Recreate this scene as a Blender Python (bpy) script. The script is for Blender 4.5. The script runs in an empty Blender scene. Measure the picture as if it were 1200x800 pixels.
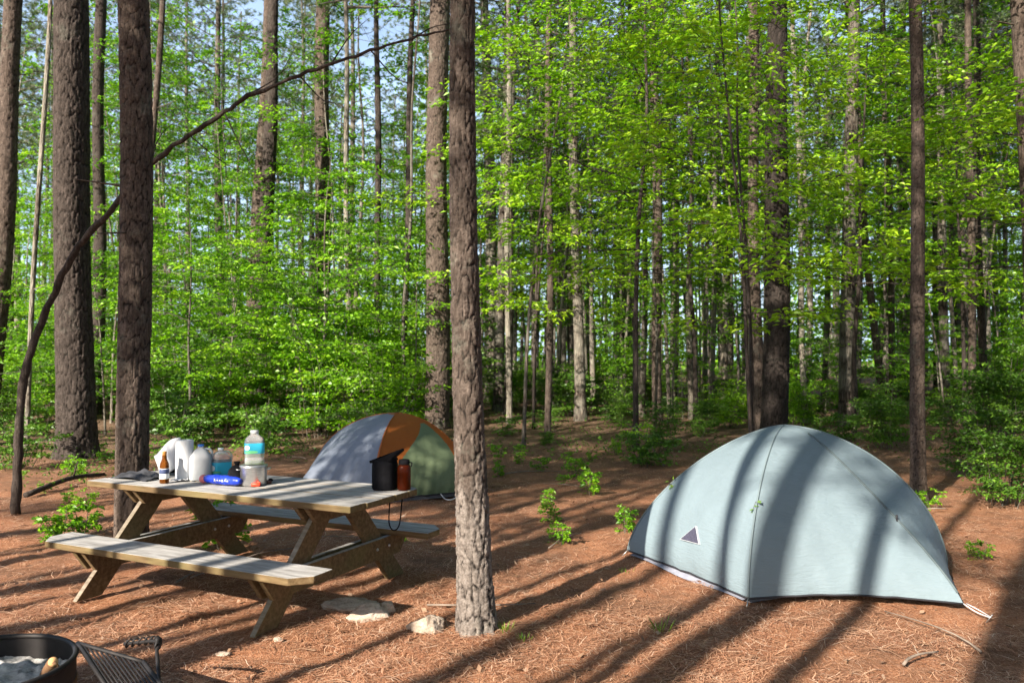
import bpy, math, random
import numpy as np
from mathutils import Vector, Matrix

R = np.random.RandomState(7)
random.seed(7)
S = bpy.context.scene
COL = S.collection
PI = math.pi

# ------------------------------------------------------------------ camera
F, PITCH, H = 934.34, 0.02, 1.57
def ray(px, py):
    x, z = (px-600)/F, -(py-400)/F
    c, s = math.cos(PITCH), math.sin(PITCH)
    return np.array([x, c - z*s, s + z*c])
def on_plane(px, py, z=0.0):
    d = ray(px, py); t = (z-H)/d[2]
    return np.array([d[0]*t, d[1]*t, z])
def at_depth(px, py, Y):
    d = ray(px, py); t = Y/d[1]
    return np.array([d[0]*t, Y, H+d[2]*t])
cam = bpy.data.cameras.new('camera'); co = bpy.data.objects.new('camera', cam); COL.objects.link(co)
co.location = (0, 0, H); co.rotation_euler = (PI/2+PITCH, 0, 0)
cam.sensor_width = 36; cam.lens = F/1200*36; cam.clip_end = 600; cam.clip_start = .05
cam.dof.use_dof = True; cam.dof.focus_distance = 5.2; cam.dof.aperture_fstop = 3.0
S.camera = co

# ------------------------------------------------------------------ light
AZ, EL = math.radians(37), math.radians(29)
DH = np.array([math.sin(AZ), math.cos(AZ)])          # way the shadows run
NH = np.array([math.cos(AZ), -math.sin(AZ)])
w = bpy.data.worlds.new('World'); S.world = w; w.use_nodes = True
nt = w.node_tree; nt.nodes.clear()
sky = nt.nodes.new('ShaderNodeTexSky'); sky.sky_type = 'NISHITA'; sky.sun_disc = False
sky.sun_elevation = EL; sky.sun_rotation = AZ+PI; sky.air_density = 1.0; sky.dust_density = 1.6
bg = nt.nodes.new('ShaderNodeBackground'); bg.inputs[1].default_value = .066; sky.ozone_density = .4
wo = nt.nodes.new('ShaderNodeOutputWorld')
tcw = nt.nodes.new('ShaderNodeTexCoord'); sxw = nt.nodes.new('ShaderNodeSeparateXYZ'); nt.links.new(tcw.outputs['Generated'], sxw.inputs[0])
rw = nt.nodes.new('ShaderNodeMapRange'); nt.links.new(sxw.outputs[2], rw.inputs[0]); rw.interpolation_type = 'SMOOTHSTEP'
rw.inputs[1].default_value = .25; rw.inputs[2].default_value = .62; rw.inputs[3].default_value = 1; rw.inputs[4].default_value = 0
nzw = nt.nodes.new('ShaderNodeTexNoise'); nzw.inputs['Scale'].default_value = 5; nzw.inputs['Detail'].default_value = 5; nt.links.new(tcw.outputs['Generated'], nzw.inputs[0])
mw = nt.nodes.new('ShaderNodeMath'); mw.operation = 'MULTIPLY'; nt.links.new(rw.outputs[0], mw.inputs[0]); nt.links.new(nzw.outputs[0], mw.inputs[1])
mxw = nt.nodes.new('ShaderNodeMix'); mxw.data_type = 'RGBA'; nt.links.new(mw.outputs[0], mxw.inputs[0]); nt.links.new(sky.outputs[0], mxw.inputs[6]); mxw.inputs[7].default_value = (7.2, 9.6, 13.5, 1)   # thin bright cloud veil low in the sky
nt.links.new(mxw.outputs[2], bg.inputs[0]); nt.links.new(bg.outputs[0], wo.inputs[0])
sl = bpy.data.lights.new('sun', 'SUN'); sl.energy = 5.0; sl.angle = math.radians(.53); sl.color = (1, .90, .76)
so = bpy.data.objects.new('sun', sl); COL.objects.link(so)
ldir = Vector((DH[0]*math.cos(EL), DH[1]*math.cos(EL), -math.sin(EL)))
so.rotation_euler = ldir.to_track_quat('-Z', 'Y').to_euler(); so.location = (-10, -14, 12)
vs = S.view_settings; vs.view_transform = 'Standard'; vs.look = 'None'; vs.gamma = 1; vs.exposure = 1.45
cy = S.cycles
cy.max_bounces = 7; cy.diffuse_bounces = 4; cy.glossy_bounces = 2; cy.transmission_bounces = 6; cy.transparent_max_bounces = 6
cy.use_denoising = True; cy.denoiser = 'OPENIMAGEDENOISE'; cy.use_adaptive_sampling = True; cy.adaptive_threshold = .02
cy.sample_clamp_indirect = 4; cy.caustics_reflective = False; cy.caustics_refractive = False

# ------------------------------------------------------------------ objects
def tag(o, label=None, cat=None, group=None, kind=None):
    if label: o['label'] = label
    if cat: o['category'] = cat
    if group: o['group'] = group
    if kind: o['kind'] = kind
    return o
def thing(name, loc, label, cat, group=None, rz=0.0, sc=1.0):
    o = bpy.data.objects.new(name, None); COL.objects.link(o)
    o.location = [float(a) for a in loc]; o.rotation_euler = (0, 0, rz); o.scale = (sc, sc, sc)
    o.empty_display_size = .1
    return tag(o, label, cat, group)
def link(name, me, parent=None, loc=(0, 0, 0), rz=0, sc=1):
    o = bpy.data.objects.new(name, me); COL.objects.link(o); o.parent = parent
    o.location = [float(a) for a in loc]; o.rotation_euler = (0, 0, rz)
    o.scale = sc if hasattr(sc, '__len__') else (sc, sc, sc)
    return o

class G:
    """collects vertices, triangles/quads and one float per vertex"""
    def __init__(s): s.v = []; s.q = []; s.t = []; s.a = []; s.uv = []; s.n = 0
    def add(s, V, quads=None, tris=None, a=0.0, uv=None):
        V = np.asarray(V, float).reshape(-1, 3)
        if quads is not None and len(quads): s.q.append(np.asarray(quads, int)+s.n)
        if tris is not None and len(tris): s.t.append(np.asarray(tris, int)+s.n)
        s.v.append(V); s.a.append(np.full(len(V), a) if np.isscalar(a) else np.asarray(a, float))
        s.uv.append(np.zeros((len(V), 2)) if uv is None else np.asarray(uv, float))
        s.n += len(V); return s
    def mesh(s, name, mat, smooth=True):
        me = bpy.data.meshes.new(name)
        V = np.concatenate(s.v); q = np.concatenate(s.q) if s.q else np.zeros((0, 4), int)
        t = np.concatenate(s.t) if s.t else np.zeros((0, 3), int)
        me.vertices.add(len(V)); me.vertices.foreach_set('co', V.astype(np.float32).ravel())
        nl = q.size+t.size; me.loops.add(nl)
        li = np.concatenate([q.ravel(), t.ravel()]).astype(np.int32)
        me.loops.foreach_set('vertex_index', li)
        me.polygons.add(len(q)+len(t))
        st = np.concatenate([np.arange(len(q))*4, q.size+np.arange(len(t))*3]).astype(np.int32)
        me.polygons.foreach_set('loop_start', st)
        me.polygons.foreach_set('use_smooth', np.full(len(q)+len(t), smooth))
        at = me.attributes.new('tint', 'FLOAT', 'POINT'); at.data.foreach_set('value', np.concatenate(s.a).astype(np.float32))
        uv = np.concatenate(s.uv)
        if np.abs(uv).max() > 0:
            l = me.uv_layers.new(name='UVMap'); l.data.foreach_set('uv', uv[li].astype(np.float32).ravel())
        me.materials.append(mat); me.update(calc_edges=True); me.validate()
        return me
    def obj(s, name, mat, parent=None, smooth=True, loc=(0, 0, 0), rz=0):
        return link(name, s.mesh(name, mat, smooth), parent, loc, rz)
    def box(s, c, d, rot=None, a=0.0):
        """bevelled box, centre c, full size d"""
        d = np.array(d, float)/2; b = min(.006, d.min()*.3)
        P = []
        for sx in (-1, 1):
            for sy in (-1, 1):
                for sz in (-1, 1):
                    sg = np.array([sx, sy, sz])
                    for k in range(3):
                        e = d-b; e[k] = d[k]; P.append(sg*e)
        P = np.array(P)
        idx = lambda sx, sy, sz, k: ((sx*2+sy)*2+sz)*3+k
        q, t = [], []
        for k in range(3):
            for sg in (0, 1):
                o = [(0, 0), (0, 1), (1, 1), (1, 0)]
                f = []
                for (u, v) in o:
                    c3 = [0, 0, 0]; c3[k] = sg; c3[(k+1) % 3] = u; c3[(k+2) % 3] = v
                    f.append(idx(*c3, k))
                q.append(f if sg == 0 else f[::-1])
        for k in range(3):     # edges along axis k
            i, j = (k+1) % 3, (k+2) % 3
            for u in (0, 1):
                for v in (0, 1):
                    c0 = [0]*3; c0[i] = u; c0[j] = v; c1 = list(c0); c1[k] = 1
                    f = [idx(*c0, i), idx(*c1, i), idx(*c1, j), idx(*c0, j)]
                    q.append(f if (u ^ v) else f[::-1])
        for sx in (0, 1):
            for sy in (0, 1):
                for sz in (0, 1):
                    f = [idx(sx, sy, sz, k) for k in range(3)]
                    t.append(f if (sx+sy+sz) % 2 else f[::-1])
        if rot is not None: P = P @ np.array(rot, float).T
        return s.add(P+np.array(c, float), q, t, a)
    def prism(s, poly, z0, z1, M=None, a=0.0):
        """poly in xy, extruded z0..z1, then matrix"""
        n = len(poly); p = np.array(poly, float)
        V = np.vstack([np.c_[p, np.full(n, z0)], np.c_[p, np.full(n, z1)]])
        q = [[i, (i+1) % n, n+(i+1) % n, n+i] for i in range(n)]
        t = [[0, i+1, i] for i in range(1, n-1)]+[[n, n+i, n+i+1] for i in range(1, n-1)]
        # duplicate verts for crisp shading is unneeded: flat shaded parts
        if M is not None:
            M = np.array(M); V = V @ M[:3, :3].T + M[:3, 3]
        return s.add(V, q, t, a)
    def tube(s, P, r, seg=8, cap=True, a=0.6):
        P = np.asarray(P, float); n = len(P); r = np.broadcast_to(np.asarray(r, float), (n,))
        T = np.gradient(P, axis=0); T /= np.linalg.norm(T, axis=1)[:, None]+1e-9
        m = np.abs(T).mean(0); ref = np.zeros(3); ref[np.argmin(m)] = 1
        U = np.cross(T, ref); U /= np.linalg.norm(U, axis=1)[:, None]+1e-9; W = np.cross(T, U)
        th = np.arange(seg)/seg*2*PI
        V = P[:, None, :]+r[:, None, None]*(np.cos(th)[None, :, None]*U[:, None, :]+np.sin(th)[None, :, None]*W[:, None, :])
        i = np.arange(n-1)[:, None]*seg; j = np.arange(seg)[None, :]; j2 = (j+1) % seg
        q = np.stack([i+j, i+j2, i+seg+j2, i+seg+j], -1).reshape(-1, 4)
        V = V.reshape(-1, 3); t = []
        if cap:
            V = np.vstack([V, P[0], P[-1]])
            t = [[n*seg, (k+1) % seg, k] for k in range(seg)]+[[n*seg+1, (n-1)*seg+k, (n-1)*seg+(k+1) % seg] for k in range(seg)]
        return s.add(V, q[:, ::-1], [x[::-1] for x in t] if cap else None, a)
    def lathe(s, prof, c=(0, 0, 0), seg=32, a=0.0, sq=None, M=None):
        """prof list (r,z); sq = superellipse power for squarish bodies"""
        pr = np.array(prof, float); n = len(pr); th = np.arange(seg)/seg*2*PI
        k = np.ones(seg)
        if sq: k = 1/((np.abs(np.cos(th))**sq+np.abs(np.sin(th))**sq)**(1/sq))
        V = np.stack([pr[:, 0:1]*np.cos(th)*k, pr[:, 0:1]*np.sin(th)*k, np.repeat(pr[:, 1:2], seg, 1)], -1).reshape(-1, 3)
        if M is not None: V = V @ np.array(M).T
        i = np.arange(n-1)[:, None]*seg; j = np.arange(seg)[None, :]; j2 = (j+1) % seg
        q = np.stack([i+j, i+j2, i+seg+j2, i+seg+j], -1).reshape(-1, 4)
        return s.add(V+np.array(c, float), q, None, a)

def catmull(P, n):
    P = np.asarray(P, float); P = np.vstack([2*P[0]-P[1], P, 2*P[-1]-P[-2]]); m = len(P)-3
    u = np.linspace(0, m-1e-6, n); k = u.astype(int); t = (u-k)[:, None]
    a, b, c, d = P[k], P[k+1], P[k+2], P[k+3]
    return .5*((2*b)+(-a+c)*t+(2*a-5*b+4*c-d)*t*t+(-a+3*b-3*c+d)*t**3)

# ---- noise
def _h(i, j, sd=0):
    x = (i*374761393+j*668265263+sd*974711) & 0x7fffffff
    x = ((x ^ (x >> 13))*1274126177) & 0x7fffffff
    return ((x ^ (x >> 16)) & 0xffff)/65535.0
def vn(x, y, sd=0):
    x = np.asarray(x, float); y = np.asarray(y, float)
    i = np.floor(x).astype(np.int64); j = np.floor(y).astype(np.int64); u = x-i; v = y-j
    u = u*u*(3-2*u); v = v*v*(3-2*v)
    return (_h(i, j, sd)*(1-u)+_h(i+1, j, sd)*u)*(1-v)+(_h(i, j+1, sd)*(1-u)+_h(i+1, j+1, sd)*u)*v
def voro(x, y, wrap, sd=0):
    i = np.floor(x).astype(np.int64); j = np.floor(y).astype(np.int64)
    d1 = np.full(x.shape, 9.); d2 = d1.copy(); idv = d1*0
    for a in (-1, 0, 1):
        for b in (-1, 0, 1):
            ci, cj = i+a, j+b; wi = ci % wrap
            dx = ci+.1+.8*_h(wi, cj, sd)-x; dy = cj+.1+.8*_h(wi, cj, sd+5)-y
            d = np.sqrt(dx*dx+dy*dy); m = d < d1
            d2 = np.where(m, d1, np.minimum(d2, d)); idv = np.where(m, _h(wi, cj, sd+9), idv); d1 = np.where(m, d, d1)
    return d2-d1, idv
def gz(x, y, fine=False):
    x = np.asarray(x, float); y = np.asarray(y, float)
    d = np.sqrt(x*x+y*y); far = np.clip((d-11)/20, 0, 1)
    z = (vn(x*.13+3, y*.13+8, 1)-.5)*.7*far+(vn(x*.5, y*.5, 2)-.5)*(.03+.16*far)
    if fine:
        z = z+(vn(x*3, y*3, 3)-.5)*.035+(vn(x*9, y*9, 4)-.5)*.016+(vn(x*27, y*27, 6)-.5)*.008*(d < 14)-.012
    return z
def ground_pt(x, y): return (float(x), float(y), float(gz(x, y)))

# ------------------------------------------------------------------ materials
class MT:
    def __init__(s, name, rough=.8, spec=.3):
        m = bpy.data.materials.new(name); m.use_nodes = True; s.m = m; s.t = m.node_tree; s.N = s.t.nodes
        s.b = s.N['Principled BSDF']; s.b.inputs['Roughness'].default_value = rough
        s.b.inputs['Specular IOR Level'].default_value = spec; s.out = s.N['Material Output']
    def n(s, typ, **k):
        x = s.N.new('ShaderNode'+typ)
        for a, v in k.items(): setattr(x, a, v)
        return x
    def l(s, a, b): s.t.links.new(a, b)
    def coord(s, kind='Object', scale=(1, 1, 1)):
        tc = s.n('TexCoord'); mp = s.n('Mapping'); mp.inputs['Scale'].default_value = scale
        s.l(tc.outputs[kind], mp.inputs[0]); return mp.outputs[0]
    def noise(s, vec, scale, detail=4, rough=.6, dist=0):
        x = s.n('TexNoise'); x.inputs['Scale'].default_value = scale; x.inputs['Detail'].default_value = detail
        x.inputs['Roughness'].default_value = rough; x.inputs['Distortion'].default_value = dist; s.l(vec, x.inputs['Vector']); return x.outputs[0]
    def ramp(s, fac, stops):
        x = s.n('ValToRGB'); e = x.color_ramp.elements
        while len(e) < len(stops): e.new(.5)
        for k, (p, c) in enumerate(stops): e[k].position = p; e[k].color = (*c, 1) if len(c) == 3 else c
        s.l(fac, x.inputs[0]); return x.outputs[0]
    def mix(s, fac, a, b, mode='MIX'):
        x = s.n('Mix', data_type='RGBA', blend_type=mode)
        for sock, v in ((x.inputs[0], fac), (x.inputs[6], a), (x.inputs[7], b)):
            if isinstance(v, bpy.types.NodeSocket): s.l(v, sock)
            elif isinstance(v, (int, float)): sock.default_value = v
            else: sock.default_value = (*v, 1)
        return x.outputs[2]
    def bump(s, hgt, strength=.5, dist=.01):
        x = s.n('Bump'); x.inputs['Strength'].default_value = strength; x.inputs['Distance'].default_value = dist
        s.l(hgt, x.inputs['Height']); s.l(x.outputs[0], s.b.inputs['Normal']); return x
    def attr(s, name='tint'):
        x = s.n('Attribute'); x.attribute_name = name; return x.outputs['Fac']
    def col(s, c):
        if isinstance(c, bpy.types.NodeSocket): s.l(c, s.b.inputs['Base Color'])
        else: s.b.inputs['Base Color'].default_value = (*c, 1)
        return s
def plain(name, c, rough=.6, var=.15, scale=20, bump=.0, spec=.4, metal=0):
    m = MT(name, rough, spec); v = m.coord(); f = m.noise(v, scale)
    d = tuple(x*(1-var) for x in c); e = tuple(min(1, x*(1+var)) for x in c)
    m.col(m.ramp(f, [(.3, d), (.7, e)])); m.b.inputs['Metallic'].default_value = metal
    if bump: m.bump(f, bump, .005)
    return m.m

def leaf_mat(name, stops, trans=.38, tcol=(1.1, 1.35, .4)):
    m = MT(name); m.N.remove(m.b)
    oi = m.n('ObjectInfo')
    ad = m.n('Math', operation='MULTIPLY_ADD'); m.l(m.attr(), ad.inputs[0]); ad.inputs[1].default_value = .75
    mu = m.n('Math', operation='MULTIPLY'); m.l(oi.outputs['Random'], mu.inputs[0]); mu.inputs[1].default_value = .25
    m.l(mu.outputs[0], ad.inputs[2])
    c = m.ramp(ad.outputs[0], stops)
    d = m.n('BsdfDiffuse'); t = m.n('BsdfTranslucent'); g = m.n('BsdfGlossy'); g.inputs['Roughness'].default_value = .45
    g.inputs[0].default_value = (.9, .95, .9, 1)
    m.l(c, d.inputs[0]); tc = m.mix(1.0, c, tcol, 'MULTIPLY'); m.l(tc, t.inputs[0])
    x = m.n('MixShader'); x.inputs[0].default_value = trans; m.l(d.outputs[0], x.inputs[1]); m.l(t.outputs[0], x.inputs[2])
    y = m.n('MixShader'); y.inputs[0].default_value = .035; m.l(x.outputs[0], y.inputs[1]); m.l(g.outputs[0], y.inputs[2])
    m.l(y.outputs[0], m.out.inputs[0]); return m.m

LEAF = leaf_mat('spring_leaf', [(.0, (.025, .09, .008)), (.3, (.08, .21, .010)), (.65, (.19, .41, .012)), (1, (.37, .57, .025))])
LEAFH = leaf_mat('bright_leaf', [(.0, (.07, .18, .008)), (.5, (.23, .45, .012)), (1, (.46, .64, .03))], .42)
SHRUB = leaf_mat('shrub_leaf', [(.0, (.025, .07, .010)), (.5, (.075, .18, .017)), (1, (.19, .34, .03))], .3)
NEED = leaf_mat('pine_needles', [(.0, (.05, .085, .04)), (.5, (.11, .16, .065)), (.85, (.18, .23, .10)), (1, (.28, .25, .13))], .25, (1, 1.1, .7))
DEAD = leaf_mat('dead_leaf', [(.0, (.16, .08, .05)), (.5, (.30, .18, .11)), (1, (.46, .36, .29))], .15, (1.1, .9, .7))
GRASSM = leaf_mat('grass_blade', [(0, (.10, .22, .02)), (1, (.28, .42, .05))], .35)

def bark_mat(name, plate, dark, hi, lich=.25, foot=False):
    m = MT(name, .92, .15); a = m.attr(); v = m.coord()
    n1 = m.noise(v, 7, 6, .7); n2 = m.noise(v, 45, 4, .7)
    c = m.ramp(n1, [(.25, plate), (.75, hi)])
    n3 = m.noise(m.coord(scale=(26, 26, 5)), 1.5, 4, .7, .6); c = m.mix(m.ramp(n3, [(.42, (0, 0, 0)), (.62, (.75, .75, .75))]), c, tuple(x*.45 for x in plate))
    n4 = m.noise(m.coord(scale=(14, 14, 4)), 1.3, 3, .6); c = m.mix(m.ramp(n4, [(.5, (0, 0, 0)), (.7, (.5, .5, .5))]), c, tuple(min(1, x*1.5) for x in hi))
    if foot:
        sp = m.n('SeparateXYZ'); m.l(m.coord(), sp.inputs[0]); wv = m.n('Math', operation='MULTIPLY_ADD'); m.l(n4, wv.inputs[0]); wv.inputs[1].default_value = -1.4; m.l(sp.outputs[2], wv.inputs[2])
        c = m.mix(m.ramp(wv.outputs[0], [(0, (.6, .6, .6)), (.3, (0, 0, 0))]), c, (.30, .265, .24))
    c = m.mix(m.ramp(n2, [(.35, (0, 0, 0)), (.75, (1, 1, 1))]), c, tuple(x*.6 for x in plate))
    # furrow
    f = m.ramp(a, [(.10, (1, 1, 1)), (.42, (0, 0, 0))])
    c = m.mix(f, c, dark)
    li = m.ramp(m.noise(v, 2.3, 5, .75), [(.56, (0, 0, 0)), (.68, (lich, lich, lich))])
    c = m.mix(li, c, (.30, .33, .27)); m.col(c)
    vm = m.coord(scale=(9, 9, 1.6)); vo = m.n('TexVoronoi', feature='DISTANCE_TO_EDGE'); vo.inputs['Scale'].default_value = 3.2
    m.l(vm, vo.inputs['Vector'])
    ad = m.n('Math', operation='ADD'); m.l(n2, ad.inputs[0]); m.l(vo.outputs[0], ad.inputs[1])
    m.bump(ad.outputs[0], .7, .012); return m.m
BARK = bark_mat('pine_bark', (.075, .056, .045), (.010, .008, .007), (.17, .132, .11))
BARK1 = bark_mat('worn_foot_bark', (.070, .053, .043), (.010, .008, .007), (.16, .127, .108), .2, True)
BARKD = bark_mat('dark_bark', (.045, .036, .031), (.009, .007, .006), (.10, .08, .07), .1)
def bark_node(name, lo, mid, hi, s=1.0):
    m = MT(name, .92, .15); v = m.coord(scale=(9*s, 9*s, 1.3*s)); vo = m.n('TexVoronoi', feature='DISTANCE_TO_EDGE'); vo.inputs['Scale'].default_value = 2.2
    nz = m.noise(v, 1.2, 3, .6); ds = m.n('VectorMath', operation='ADD'); m.l(v, ds.inputs[0])
    cm = m.n('CombineXYZ'); m.l(nz, cm.inputs[0]); m.l(nz, cm.inputs[2]); m.l(cm.outputs[0], ds.inputs[1]); m.l(ds.outputs[0], vo.inputs['Vector'])
    c = m.ramp(vo.outputs[0], [(.0, lo), (.18, mid), (.5, hi)])
    n = m.noise(m.coord(), 1.7, 5, .7); c = m.mix(m.ramp(n, [(.4, (0, 0, 0)), (.65, (.55, .55, .55))]), c, (.34, .34, .30))
    oi = m.n('ObjectInfo'); br = m.ramp(oi.outputs['Random'], [(0, (.6, .58, .56)), (1, (1.25, 1.22, 1.15))])
    c = m.mix(1.0, c, br, 'MULTIPLY'); m.col(c); m.bump(vo.outputs[0], .8, .03); return m.m
BARKK = bark_mat('shade_dark_bark', (.026, .021, .019), (.006, .005, .004), (.06, .048, .042), .05)  # bark blackened in place of the shade on the trunk behind the tent
BARKF = bark_node('far_bark', (.02, .015, .013), (.10, .08, .068), (.25, .21, .18))
STEM = bark_node('shrub_stem', (.05, .04, .03), (.09, .07, .055), (.15, .12, .09), 1.0)
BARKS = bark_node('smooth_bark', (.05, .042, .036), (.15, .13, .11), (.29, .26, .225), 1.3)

# ------------------------------------------------------------------ ground
m = MT('needle_floor', .95, .1); v = m.coord('Object')
big = m.noise(v, .55, 5, .6); mid = m.noise(v, 5, 5, .65); fin = m.noise(v, 70, 3, .7)
vs2 = m.coord('Object', (60, 14, 30)); st1 = m.noise(vs2, 1.6, 3, .6, 2.2)
c = m.ramp(fin, [(.3, (.15, .068, .036)), (.5, (.34, .148, .075)), (.75, (.64, .39, .24))])
c = m.mix(m.ramp(mid, [(.35, (0, 0, 0)), (.65, (.6, .6, .6))]), c, (.30, .125, .062))
c = m.mix(m.ramp(m.noise(v, 1.1, 6, .7), [(.46, (0, 0, 0)), (.62, (.8, .8, .8))]), c, (.13, .072, .045))
c = m.mix(m.ramp(st1, [(.5, (0, 0, 0)), (.7, (.5, .5, .5))]), c, (.62, .40, .29))
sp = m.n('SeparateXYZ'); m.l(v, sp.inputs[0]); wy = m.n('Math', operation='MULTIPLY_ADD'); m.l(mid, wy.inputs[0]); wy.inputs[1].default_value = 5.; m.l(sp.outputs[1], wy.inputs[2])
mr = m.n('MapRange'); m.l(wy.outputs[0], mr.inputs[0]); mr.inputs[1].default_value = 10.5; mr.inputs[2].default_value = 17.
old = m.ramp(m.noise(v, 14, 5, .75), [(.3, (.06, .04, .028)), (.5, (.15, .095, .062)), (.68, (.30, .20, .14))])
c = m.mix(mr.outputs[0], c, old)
m.col(c); ad = m.n('Math', operation='ADD'); m.l(fin, ad.inputs[0]); m.l(st1, ad.inputs[1]); m.bump(ad.outputs[0], .9, .012)
GROUND = m.m
def axis(n, lo, hi, c0, k):
    t = np.linspace(-1, 1, n); s = np.sinh(t*k)/np.sinh(k)
    return np.where(s < 0, c0+s*(c0-lo), c0+s*(hi-c0))
gx = axis(520, -220, 220, 0, 5.6); gy = axis(700, -120, 320, 5.5, 5.6)
X, Y = np.meshgrid(gx, gy); V = np.c_[X.ravel(), Y.ravel(), gz(X, Y, True).ravel()]
i = (np.arange(699)[:, None]*520+np.arange(519)[None, :]).ravel()
g = G(); g.add(V, np.stack([i, i+1, i+521, i+520], -1))
tag(g.obj('ground', GROUND), 'forest floor covered with reddish brown pine needles', 'ground', kind='structure')

# ------------------------------------------------------------------ leaves
def rnd_unit(n):
    v = R.normal(size=(n, 3)); return v/np.linalg.norm(v, axis=1)[:, None]
def leaf_cloud(g, P, D, N, L, Wd, tint, droop=.25):
    """P base, D direction, N rough normal; four-vertex folded leaves"""
    D = D/(np.linalg.norm(D, axis=1)[:, None]+1e-9)
    Sd = np.cross(D, N); Sd /= np.linalg.norm(Sd, axis=1)[:, None]+1e-9; Nn = np.cross(Sd, D)
    L = np.asarray(L)[:, None]; Wd = np.asarray(Wd)[:, None]
    a = P; m_ = P+D*L*.45
    b = m_+Sd*Wd+Nn*Wd*.35; c = m_-Sd*Wd+Nn*Wd*.35; t = P+D*L-np.array([0, 0, 1])*L*droop
    V = np.stack([a, b, t, c], 1).reshape(-1, 3); k = np.arange(len(P))*4
    T = np.concatenate([np.stack([k, k+1, k+2], -1), np.stack([k, k+2, k+3], -1)])
    g.add(V, None, T, np.repeat(tint, 4))
def spray(gl, gw, p0, d0, length, leafL, n_side=7, wood=.006, flat=.25, dens=1.0, lw=.30, bias=0):
    """a flat leafy spray: one axis, side twigs, leaves along them"""
    d0 = d0/np.linalg.norm(d0); up = np.array([0, 0, 1.]); sd = np.cross(d0, up); sd /= np.linalg.norm(sd)+1e-9
    ts = np.linspace(0, 1, 6)[:, None]
    ax = p0+d0*length*ts-up*(ts**2)*length*.12
    if gw is not None: gw.tube(ax, np.linspace(wood, wood*.3, 6), 3, False)
    P, D = [], []
    for k in range(n_side):
        t = .2+.8*k/max(1, n_side-1); b = p0+d0*length*t-up*t*t*length*.12
        for sg in (-1, 1):
            l = length*(.55*(1-t)+.14)*R.uniform(.7, 1.2); tw = d0*.65+sd*sg*R.uniform(.6, 1.0)+up*R.uniform(-.15, .15); tw /= np.linalg.norm(tw)
            n = max(2, int(l/(leafL*.55)*dens))
            tt = R.uniform(.1, 1, n)[:, None]
            q = b+tw*l*tt-up*(tt**2)*l*.15+R.normal(size=(n, 3))*leafL*.25
            dd = tw+np.where(R.rand(n) < .5, -1, 1)[:, None]*np.cross(tw, up)*R.uniform(.3, 1.1, n)[:, None]+R.normal(size=(n, 3))*.25
            P.append(q); D.append(dd)
            if gw is not None and l > .25: gw.tube(np.array([b, b+tw*l*.9-up*l*.12]), [wood*.5, wood*.2], 3, False)
    P = np.concatenate(P); D = np.concatenate(D); n = len(P)
    N = np.array([0, 0, 1.])+R.normal(size=(n, 3))*(.25+flat)
    tint = np.clip(R.normal(.5+bias, .17, n)+R.normal(0, .16), 0, 1)
    leaf_cloud(gl, P, D, N, leafL*R.uniform(.45, 1.45, n), leafL*lw*R.uniform(.7, 1.2, n), tint)

def trunk_tube(g, P, r, seg=10, plates=None, amp=.0, sd=0, flare=0):
    """mostly vertical trunk with horizontal rings; optional bark plates of size plates=(w,h)"""
    P = np.asarray(P, float); n = len(P); th = np.arange(seg)/seg*2*PI
    r = np.broadcast_to(np.asarray(r, float), (n,)).copy(); z = P[:, 2]-P[0, 2]
    rr = np.repeat(r[:, None], seg, 1)
    if flare: rr *= 1+flare*np.exp(-z/.22)[:, None]*(1+.35*np.sin(th*4+sd)+.25*np.sin(th*7+2*sd))
    rr *= 1+.04*np.sin(th*2+z[:, None]*.7+sd)
    a = np.full((n, seg), .5)
    if plates:
        nc = max(5, int(round(2*PI*r[0]/plates[0]))); u = np.repeat((th/(2*PI)*nc)[None, :], n, 0); vv = np.repeat((z/plates[1])[:, None], seg, 1)
        wob = (vn(u*1.7, vv*3, sd)-.5); f, idv = voro((u+wob*.35) % nc, vv+wob*.25+.5*(vn(u*.9, vv*.8, sd+1)), nc, sd)
        f2, id2 = voro((u*2+wob) % (2*nc), vv*2.6+5, 2*nc, sd+3)
        hgt = np.clip(f/.22, 0, 1)**.7*(.75+.5*idv)+.25*np.clip(f2/.2, 0, 1)*(.5+id2)
        a = np.clip(f/.40, 0, 1)*.75+.25*np.clip(f2/.3, 0, 1)*(.4+.6*idv)
        rr = rr+amp*(hgt-.8)+amp*.5*(vn(u*6, vv*22, sd+8)-.5)
    V = np.stack([P[:, 0:1]+rr*np.cos(th), P[:, 1:2]+rr*np.sin(th), np.repeat(P[:, 2:3], seg, 1)], -1).reshape(-1, 3)
    i = np.arange(n-1)[:, None]*seg; j = np.arange(seg)[None, :]; j2 = (j+1) % seg
    g.add(V, np.stack([i+j, i+j2, i+seg+j2, i+seg+j], -1).reshape(-1, 4), None, a.ravel())

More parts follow.
